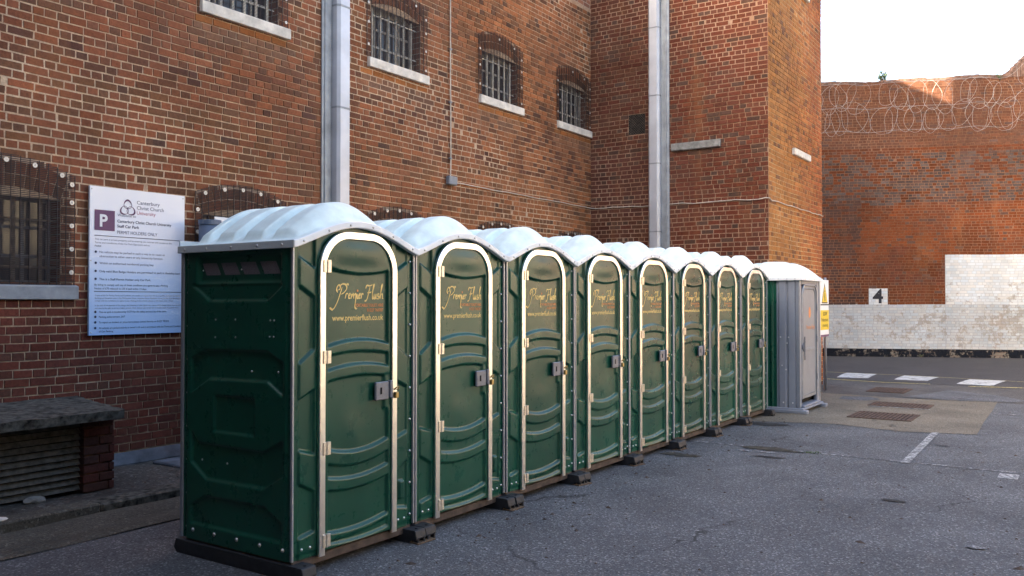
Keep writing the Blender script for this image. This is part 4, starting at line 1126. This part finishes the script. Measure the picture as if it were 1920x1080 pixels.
    for xa, xb in ((-.008, .105), (UWD-.105, UWD+.002)):
        g = MB(); zt = .093
        g.prism([(-.118, .036), (-.104, zt-.004), (-.09, zt), (UDP+.04, zt), (UDP+.06, .03), (UDP+.03, 0), (-.05, 0), (-.06, .022), (-.10, .022)], 'x', xa, xb)
        g.box(xa+.012, xa+.030, -.119, -.08, .002, .045); g.box(xb-.030, xb-.012, -.119, -.08, .002, .045)
        me = g.mesh('skid', 'skid'); bm = bmesh.new(); bm.from_mesh(me); bmesh.ops.bevel(bm, geom=[e for e in bm.edges if e.calc_length() > .02], offset=.004, segments=1, affect='EDGES'); bmesh.ops.recalc_face_normals(bm, faces=bm.faces[:]); bm.to_mesh(me); bm.free()
        sk = link('skid', me, root)
        g = MB(); g.dome(((xa+xb)/2, -.068, zt), (0, 0, 1), .012, .004); g.build('skid_bolt', 'black', sk)
    return root

def copy_tree(o, parent=None):
    c = o.copy(); COL.objects.link(c); c.parent = parent
    for ch in list(o.children): copy_tree(ch, c)
    return c
proto = make_green()
UXS = [0., 1.152, 2.305, 3.445, 4.585, 5.732, 6.895, 8.055]
LAB = ['nearest green portable toilet, its dark ribbed side panel facing the camera', 'second green portable toilet counted from the parking sign',
       'third green portable toilet counted from the parking sign', 'fourth green portable toilet counted from the parking sign', 'fourth green portable toilet counted back from the grey one',
       'third green portable toilet counted back from the grey one', 'second green portable toilet counted back from the grey one', 'green portable toilet standing next to the grey one']
toilets = [proto] + [copy_tree(proto) for _ in range(7)]
for k, (t, x) in enumerate(zip(toilets, UXS)):
    t.location = (x, random.uniform(-.006, .006) if k else 0, 0); t.rotation_euler = (0, 0, math.radians(random.uniform(-.25, .25)) if k else 0)
    tag(t, LAB[k], 'portable toilet', 'row of green portable toilets')
# packing boards under some of the skids
for k, x in enumerate(UXS[1:]):
    g = MB(); g.bbox(-.10, .08, -.05, .10, 0.001, .010, .002); o = g.build('packing_board', 'wood', None, label='thin wooden packing board under the skids of toilet number %s in the row' % ['two', 'three', 'four', 'five', 'six', 'seven', 'eight'][k], cat='board', group='packing boards under the toilets', loc=(x-.02, -.09, 0))
    o.rotation_euler = (0, 0, random.uniform(-.3, .3))

# ------------------------------------------------------------------ grey unit at the end of the row
def make_grey():
    W, D = 1.14, 1.10; root = empty('portable_toilet', (9.61, -.35, 0), label='grey portable toilet with a domed roof at the far end of the row', cat='portable toilet')
    b = MB(); b.box(.03, W-.03, .09, D-.03, .10, 2.02); b.build('inner_shell', 'black', root)
    # corrugated side, grey in front and green behind
    def side(x, sgn):
        ys = np.linspace(.0, .345, 60); f = np.zeros(60)
        for y0, y1 in ((.06, .17), (.20, .31)): f = np.maximum(f, sst((ys-y0)/.022+.5)*sst((y1-ys)/.022+.5))
        P = np.array([[(x + sgn*.024*(1-v), y, z) for z in (.085, 2.02)] for y, v in zip(ys, f)])
        g = MB(); g.grid(P, sgn > 0); g.build('side_panel', 'grey_plastic', root)
        ys = np.linspace(.345, D, 90); f = np.zeros(90)
        for y0, y1 in ((.40, .43), (.47, .70), (.76, 1.0)): f = np.maximum(f, sst((ys-y0)/.02+.5)*sst((y1-ys)/.02+.5))
        P = np.array([[(x + sgn*.022*(1-v), y, z) for z in (.085, 2.02)] for y, v in zip(ys, f)])
        g = MB(); g.grid(P, sgn > 0); g.build('rear_side_panel', 'green', root)
    side(0, 1); side(W, -1)
    g = MB(); g.box(.0, W, D-.01, D, .085, 2.02); g.build('back_panel', 'green', root)
    g = MB(); 
    for xa, xb in ((.0, .13), (W-.15, W)): g.bbox(xa, xb, -.002, .05, .085, 2.02, .01)
    g.bbox(.13, W-.15, -.002, .05, 1.95, 2.02, .01); g.build('front_panel', 'grey_plastic', root)
    for xa in (-.006, W-.02): g = MB(); g.bbox(xa, xa+.026, -.014, .012, .085, 2.03, .004); g.build('corner_strip', 'strip_alu', root)
    # door with rounded head
    pts = []; r = .16; x0, x1, z0, z1 = .14, W-.16, .21, 1.945
    pts = [(x0, z0), (x1, z0)] + [(x1-r+math.cos(t)*r, z1-r+math.sin(t)*r) for t in np.linspace(0, math.pi/2, 9)] + [(x0+r+math.cos(t)*r, z1-r+math.sin(t)*r) for t in np.linspace(math.pi/2, math.pi, 9)]
    g = MB(); g.prism(pts, 'y', .006, .04); g.v = g.v; dr = g.build('door', 'grey_door', root)
    inn = [((p[0]-.565)*.84+.565, (p[1]-1.08)*.94+1.08) for p in pts]
    g = MB(); g.tube([(p[0], .004, p[1]) for p in inn], .012, 6, True); g.build('door_moulding', 'grey_door', dr, True)
    g = MB(); g.bbox(.24, W-.26, -.004, .006, .93, .975, .004); g.build('door_rail', 'grey_door', dr)
    g = MB(); g.tube([(p[0], -.004, p[1]) for p in pts[1:]] + [(x0, -.004, z0)], .014, 6); g.build('door_frame', 'strip_alu', root, True)
    g = MB(); g.cyl((.19, -.03, 1.0), (.19, .006, 1.0), .07, 16); g.bbox(.155, .225, -.045, -.028, .80, 1.16, .012); g.build('handle', 'latch', dr)
    for z in (1.6, 1.1, .5): g = MB(); g.bbox(W-.175, W-.15, -.022, -.005, z-.05, z+.05, .003); g.build('hinge', 'strip_alu', dr)
    put_text('Premier Flush', .42, .003, 1.26, 'orange', dr, width=.46, height=.07, name='name_lettering')
    g = MB(); g.poly([(.60+math.cos(t)*.06, .003, 1.52+math.sin(t)*.09) for t in np.linspace(0, 2*math.pi, 14)[:-1]]); g.build('round_sticker', 'orange', dr)
    # floor tray with a step and skids
    g = MB(); g.bbox(-.02, W+.02, -.06, D+.02, .05, .085, .01); g.build('floor_tray', 'grey_plastic', root)
    g = MB(); g.bbox(.10, W-.10, -.05, .3, .086, .12, .01); g.build('step', 'grey_plastic', root)
    for xa, xb in ((-.03, .09), (W-.09, W+.05)): g = MB(); g.bbox(xa, xb, -.12, D+.03, 0, .06, .012); g.build('skid', 'grey_plastic', root)
    # domed roof with flat eaves
    nx = 44; xs = np.linspace(-.03, W+.03, nx); ys = np.linspace(-.05, D+.05, nx); X, Y = np.meshgrid(xs, ys, indexing='ij')
    u = (X-W/2)/(W/2+.03); v = (Y-D/2)/(D/2+.05)
    Zr = 2.055 + .27*np.power(np.clip(1-np.abs(u)**2.3, 0, 1), .75)*np.power(np.clip(1-np.abs(v)**2.6, 0, 1), .62)
    rib = np.zeros_like(X)
    for c in (.30, .72): rib = np.maximum(rib, np.exp(-((Y-c)/.035)**2))
    Zr = Zr - .018*rib*np.clip(1-np.abs(u)**4, 0, 1)
    g = MB(); g.grid(np.stack([X, Y, Zr], -1), True); rf = g.build('roof', 'roof', root, True)
    g = MB()
    for q in ((-.034, -.02, -.054, D+.054), (W+.02, W+.034, -.054, D+.054)): g.bbox(*q, 2.012, 2.06, .004)
    for q in ((-.02, W+.02, -.054, -.04), (-.02, W+.02, D+.04, D+.054)): g.bbox(*q, 2.012, 2.06, .004)
    g.build('roof_trim', 'roof_lip', rf)
    g = MB()
    for y in (.05, .17, .30): g.dome((-.034, y, 2.036), (-1, 0, 0), .010, .006)
    for x in (.15, .4, .65, .95): g.dome((x, -.054, 2.036), (0, -1, 0), .010, .006)
    for y, z in ((.28, 1.15), (.16, 1.15), (.18, 1.06), (.26, .72), (.20, .66), (.24, .16), (.10, .16)): g.dome((-.001, y, z), (-1, 0, 0), .012, .008)
    for k in range(10): g.dome((W-.008, -.015, .25+k*.19), (0, -1, 0), .008, .006)
    g.build('rivets', 'rivet', root, True, kind='stuff')
make_grey()

# ------------------------------------------------------------------ warning sign beyond the grey unit
e = empty('warning_sign', (13.22, .18, 0), label='tall white sign with a yellow warning triangle beyond the grey toilet', cat='sign')
g = MB(); g.bbox(-.30, .30, 0, .012, 1.03, 2.10, .003); bd = g.build('board', 'signwhite', e)
g = MB(); g.poly([(-.22, -.002, 1.66), (.22, -.002, 1.66), (0, -.002, 2.04)]); g.build('triangle_border', 'number', bd)
g = MB(); g.poly([(-.185, -.004, 1.68), (.185, -.004, 1.68), (0, -.004, 1.99)]); g.build('triangle', 'yellow', bd)
g = MB(); g.poly([(.0+math.cos(t)*.022, -.006, 1.885+math.sin(t)*.022) for t in np.linspace(0, 6.28, 10)[:-1]]); g.poly([(-.02, -.006, 1.86), (.02, -.006, 1.86), (.03, -.006, 1.77), (-.03, -.006, 1.77)][::-1]); g.poly([(-.03, -.006, 1.77), (-.005, -.006, 1.77), (-.03, -.006, 1.70), (-.055, -.006, 1.70)][::-1]); g.poly([(.005, -.006, 1.77), (.03, -.006, 1.77), (.055, -.006, 1.70), (.03, -.006, 1.70)][::-1]); g.build('walking_figure', 'number', bd)
g = MB(); g.quad((-.30, -.002, 1.62), (.30, -.002, 1.62), (.30, -.002, 1.645), (-.30, -.002, 1.645)); g.build('bar', 'number', bd)
g = MB(); g.quad((-.30, -.002, 1.16), (.30, -.002, 1.16), (.30, -.002, 1.53), (-.30, -.002, 1.53)); g.build('yellow_panel', 'yellow', bd)
put_text('SLOW', -.13, -.005, 1.43, 'number', bd, width=.28, height=.07, bold=.01); put_text('Pedestrians', -.24, -.005, 1.32, 'number', bd, width=.48, height=.065); put_text('crossing', -.17, -.005, 1.22, 'number', bd, width=.36, height=.06)
g = MB(); g.quad((-.30, -.002, 1.03), (.30, -.002, 1.03), (.30, -.002, 1.07), (-.30, -.002, 1.07)); g.build('foot_band', 'purple', bd)
for x in (-.2, .2): g = MB(); g.cyl((x, .04, 0), (x, .04, 2.15), .025, 10); g.build('post', 'strip_alu', e, True)

# ------------------------------------------------------------------ car park sign
SX, SZ, SW, SH = 1.008, 1.363, 1.045, 1.445
e = empty('car_park_sign', (SX, WY-.06, SZ), label='large white and blue car park notice with a purple P on the brick wall', cat='sign')
g = MB(); g.bbox(0, SW, 0, .025, 0, SH, .002); bd = g.build('board', 'sign_print', e)
ty = -.003
def T(txt, fx, fz, mat, w_=None, h_=None, bold=0., nm='lettering'): return put_text(txt, fx*SW, ty, fz*SH, mat, bd, width=None if w_ is None else w_*SW, height=h_, bold=bold, name=nm)
T('Canterbury', .47, .905, 'ink_grey', .245, .036); T('Christ Church', .47, .868, 'ink_grey', .29, .036); T('University', .47, .832, 'ink_pink', .20, .036)
g = MB(); g.quad((.045*SW, ty, .705*SH), (.245*SW, ty, .705*SH), (.245*SW, ty, .843*SH), (.045*SW, ty, .843*SH)); g.build('parking_square', 'purple', bd)
o = T('P', .095, .733, 'signwhite', None, .115, .03, 'parking_letter'); o.location.y = ty-.003
T('Welcome to', .27, .81, 'ink_grey', .19, .026); T('Canterbury Christ Church University', .27, .768, 'ink', .575, .027, .01); T('Staff Car Park', .27, .733, 'ink', .225, .028, .01); T('PERMIT HOLDERS ONLY', .27, .690, 'ink_grey', .42, .032)
for z in (.667, .292): g = MB(); g.quad((.045*SW, ty, z*SH), (.965*SW, ty, z*SH), (.965*SW, ty, z*SH+.006), (.045*SW, ty, z*SH+.006)); g.build('rule_line', 'ink', bd)
lines = [(.05, .640, 'This car park is private property and by entering you contract and consent to the', .80, .017, 'ink_grey'), (.05, .617, 'Terms and Conditions of the Car Park Operators and to:', .56, .017, 'ink_grey'), (.05, .593, 'PARK', .065, .018, 'ink'),
 (.095, .553, 'No vehicle may be parked in such a way as to cause an', .68, .021, 'ink_grey'), (.095, .525, 'obstruction to other users or any University function.', .66, .021, 'ink_grey'), (.095, .478, 'Within an authorised numbered parking bay.', .56, .021, 'ink_grey'),
 (.095, .423, 'Only valid Blue Badge Holders are permitted to park in disability bays', .85, .021, 'ink'), (.095, .370, 'This is a Staff Permit Holder only Car Park.', .53, .021, 'ink'),
 (.05, .333, 'By failing to comply with any of these conditions you agree to pay a Parking', .76, .019, 'ink'), (.05, .308, 'Notice of £70 reduced to £35 if paid within 14 days.', .53, .019, 'ink'),
 (.055, .263, 'Copies of full Car Parking Terms and Conditions are available on request from the Security Office located in the Student', .90, .014, 'ink_grey'), (.055, .245, 'Building and Reception areas in the Old Sessions House, Augustine House, Rochester House and Hall Place. By failing to', .90, .014, 'ink_grey'), (.055, .227, 'comply with the conditions you agree to pay a Parking Notice of £70 reduced to £35 if paid within 14 days.', .82, .014, 'ink_grey'),
 (.055, .196, 'In the case of non-payment of the charge, the University or their agents may request vehicle keeper details from the DVLA', .92, .014, 'ink_grey'), (.055, .178, 'and reserve the right to pursue a higher amount where deemed appropriate and to recover losses incurred by them.', .88, .014, 'ink_grey'),
 (.095, .150, 'This car park is monitored by CCTV for the safety and security of the users', .70, .018, 'ink'), (.095, .117, 'Parking enforcement 24/7', .26, .018, 'ink'), (.095, .080, 'To report an incident or occurrence please contact Security on 01227 782222', .73, .018, 'ink'),
 (.095, .042, 'All vehicles are parked entirely at owner\'s risk and in accordance with the Terms and Conditions', .88, .018, 'ink'), (.095, .020, 'of Car Parking', .14, .018, 'ink')]
for fx, fz, tx, wd, h, mt in lines: T(tx, fx, fz, mt, wd, h)
for fz in (.560, .485, .431, .378, .157, .124, .087, .049): g = MB(); g.poly([(.06*SW+math.cos(t)*.012, ty, fz*SH+math.sin(t)*.012) for t in np.linspace(0, 2*math.pi, 13)[:-1]]); g.build('bullet', 'ink', bd)
# emblem of three looped strands
g = MB(); cx, cz = .375*SW, .868*SH
for k in range(3):
    a = math.radians(90+120*k); c = Vector((math.cos(a), math.sin(a))); n_ = Vector((-c.y, c.x)); P = []
    for i in range(33):
        t = 2*math.pi*i/32; rr = Vector((cx, cz)) + c*(.040+.040*math.cos(t)) + n_*(.034*math.sin(t)*(1.15-.25*math.cos(t))); wd = .0035 + .009*max(0, math.cos(t))
        d_ = (rr-Vector((cx, cz)) - c*.04); d_ = d_.normalized() if d_.length > 0 else c
        P.append([(rr.x+d_.x*wd, ty, rr.y+d_.y*wd), (rr.x-d_.x*wd*.4, ty, rr.y-d_.y*wd*.4)])
    g.grid(np.array(P))
g.build('emblem', 'purple', bd)
for x, z in ((.02, .02), (.98, .02), (.02, .98), (.98, .98), (.015, .5), (.985, .5)): g = MB(); g.dome((x*SW, 0, z*SH), (0, -1, 0), .008, .005); g.build('screw', 'rivet', bd)

# flue and plain board in front of the second ground floor window
e = empty('flue_pipe', (2.19, 3.72, .06), label='blue grey flue pipe standing in front of the second ground floor window', cat='pipe')
g = MB(); g.cyl((0, 0, 0), (0, 0, 2.48), .112, 24); g.build('pipe', 'bluepipe', e, True); g = MB(); g.ring((0, 0, 2.44), (0, 0, 1), .10, .118, .05, 24); g.build('rim', 'bluepipe', e)
e = empty('notice_board', (2.37, 3.80, .07), label='plain white board whose corner shows above the nearest toilet roof', cat='sign')
g = MB(); g.bbox(-.06, .70, 0, .012, 1.55, 2.535, .003); bd = g.build('board', 'signwhite', e)
g = MB(); g.dome((-.03, 0, 2.50), (0, -1, 0), .008, .005); g.build('screw', 'rivet', bd)
for x in (.05, .6): g = MB(); g.bbox(x-.02, x+.02, .014, .05, 0, 2.4, .004); g.build('post', 'trunk_old', e)

# ------------------------------------------------------------------ louvred brick bunker under the left window
e = empty('louvred_bunker', (-.5, 3.5, .07), label='low brick bunker with grey louvre slats and a mossy concrete slab on top', cat='bunker')
ox, oy, oz = -.5, 3.5, .07
def rel(mb):
    mb.v = [(x-ox, y-oy, z-oz) for x, y, z in mb.v]; return mb
# slab with broken, uneven edges
nx, ny = 40, 14; P = np.zeros((nx, ny, 3)); rs = random.Random(3)
for i in range(nx):
    for j in range(ny):
        fx = i/(nx-1); fy = j/(ny-1); x = -2.6 + fx*(3.32 + .22*fy); y = 2.86 + fy*1.15; z = .765 + .03*fy + rs.uniform(-.006, .006)
        if j == 0: y += rs.uniform(-.012, .02)
        if i == nx-1: x += rs.uniform(-.03, .012)
        P[i, j] = (x, y, z)
g = MB(); g.grid(P, True)
for i in range(nx-1): a, c = P[i, 0], P[i+1, 0]; g.quad((a[0], a[1]+.006, .69), (c[0], c[1]+.006, .69), tuple(c), tuple(a))
for j in range(ny-1): a, c = P[-1, j], P[-1, j+1]; g.quad((a[0]-.008, a[1], .69), (c[0]-.008, c[1], .69), tuple(c), tuple(a))
g.quad((-2.6, 2.87, .69), (-2.6, 4.0, .69), (.85, 4.0, .69), (.70, 2.87, .69)); rel(g).build('slab', 'moss_concrete', e)
# brick pier: mortar core and single bricks
g = MB(); g.box(.458, .712, 3.062, 3.995, .07, .69); rel(g).build('pier_core', 'mortar', e)
pm = e.children[-1].data; nf = len(pm.polygons); set_attrs(pm, [(.13, .11, .09)]*nf, [0.]*nf, [(0, 0, 0)]*nf)
cz_ = .075; kk = 0
while cz_ < .66:
    h = .0755
    def pb(x0, x1, y0, y1):
        g = MB(); j = .003; g.bbox(x0+random.uniform(-j, j), x1+random.uniform(-j, j), y0+random.uniform(-j, j), y1, cz_, min(.688, cz_+h-.010), .004); rel(g); me = g.mesh('brick', 'brick'); nf = len(me.polygons)
        c = jitter_col(lerp((.095, .032, .026), (.07, .036, .03), random.random())); set_attrs(me, [c]*nf, [0.]*nf, [(0, 0, 0)]*nf); link('brick', me, e)
    if kk % 2 == 0: pb(.45, .668, 3.05, 3.16); pb(.672, .722, 3.05, 3.16) if False else None; ys = [3.17, 3.40, 3.63, 3.86]
    else: pb(.45, .58, 3.05, 3.16); pb(.59, .722, 3.05, 3.27); ys = [3.28, 3.51, 3.74]
    if kk % 2 == 0: pb(.677, .722, 3.05, 3.16)
    for y0 in ys: pb(.60, .722, y0, min(y0+.22, 3.99))
    cz_ += h + .003; kk += 1
g = MB(); g.box(-2.6, .45, 3.30, 3.32, .07, .69); rel(g).build('dark_interior', 'black', e)
ns = 11
for i in range(ns):
    z = .100 + i*.053; g = MB(); g.v += [(-2.6, 3.10, z), (.449, 3.10, z), (.449, 3.135, z+.040), (-2.6, 3.135, z+.040), (-2.6, 3.112, z-.004), (.449, 3.112, z-.004), (.449, 3.147, z+.036), (-2.6, 3.147, z+.036)]
    g.f += [(0, 1, 2, 3), (7, 6, 5, 4), (0, 4, 5, 1), (3, 2, 6, 7), (1, 5, 6, 2), (0, 3, 7, 4)]; rel(g).build('slat', 'slat', e)
# loose stones
def stone(x, y, z, r, mat, lab, sd):
    bm = bmesh.new(); bmesh.ops.create_icosphere(bm, subdivisions=2, radius=1); rr = random.Random(sd)
    for v in bm.verts: k = rr.uniform(.75, 1.1); v.co = (v.co.x*r[0]*k, v.co.y*r[1]*k, v.co.z*r[2]*k)
    g = MB(); g.addbm(bm); g.build('stone', mat, None, label=lab, cat='stone', loc=(x, y, z))
stone(-.50, 2.62, .095, (.12, .06, .022), 'sill', 'flat white stone lying on the kerb at the left edge', 1)
stone(.02, 3.02, .095, (.10, .06, .035), 'concrete', 'grey lump of rubble below the louvre slats', 2)

# grit, twigs and small litter scattered on the tarmac
rr = random.Random(11); g = MB()
for k in range(900):
    x = rr.uniform(-2.5, 12.5); y = rr.uniform(-4.5, -.2) if rr.random() < .75 else rr.uniform(-.5, -.12)
    r_ = rr.uniform(.004, .011) if rr.random() < .93 else rr.uniform(.012, .022); th = rr.uniform(0, 6.28); h = r_*.7; st = rr.uniform(1, 2.2)
    a = Vector((math.cos(th), math.sin(th), 0))*r_*st; b_ = Vector((-math.sin(th), math.cos(th), 0))*r_; c = Vector((x, y, .001)); k0 = len(g.v)
    g.v += [tuple(c+a), tuple(c+b_), tuple(c-a), tuple(c-b_), tuple(c+Vector((rr.uniform(-.3, .3)*r_, 0, h)))]; g.f += [(k0, k0+1, k0+4), (k0+1, k0+2, k0+4), (k0+2, k0+3, k0+4), (k0+3, k0, k0+4)]
g.build('grit', 'rail', None, label='scattered grit and litter on the car park tarmac', cat='grit', kind='stuff')
# moss tuft by the faint line and brown leaf litter in the pavement corner
plant_at = [(6.28, -1.42, .035), (5.4, -.55, .02), (17.0, 3, .03)]
rr = random.Random(5); e = empty('moss_tuft', (6.28, -1.42, 0), label='small green moss tuft on the faint white line', cat='plant'); g = MB()
for k in range(120):
    p = Vector((rr.gauss(0, .035), rr.gauss(0, .06), rr.uniform(0, .012))); u = Vector((rr.gauss(0, 1), rr.gauss(0, 1), rr.uniform(.2, 1))).normalized()*.012; v = Vector((rr.gauss(0, 1), rr.gauss(0, 1), 0)).normalized()*.006
    g.quad(p-v, p+v, p+u+v*.4, p+u-v*.4)
g.build('foliage', 'leaf', e, kind='stuff')
rr = random.Random(6); g = MB()
for k in range(700):
    x = rr.uniform(-1.5, 2.6); y = 2.78 + abs(rr.gauss(0, .42)); 
    if y > 3.9 or (x < .75 and y > 3.0): continue
    p = Vector((x, y, .083 + rr.uniform(.0, .014))); r_ = rr.uniform(.006, .022); th = rr.uniform(0, 6.28); u = Vector((math.cos(th), math.sin(th), rr.uniform(-.3, .4)))*r_; v = Vector((-math.sin(th), math.cos(th), rr.uniform(-.3, .3)))*r_*.55
    g.quad(p-u, p+v, p+u, p-v)
g.build('leaf_litter', 'rail', None, label='brown leaf litter and debris along the raised pavement', cat='leaf litter', kind='stuff')
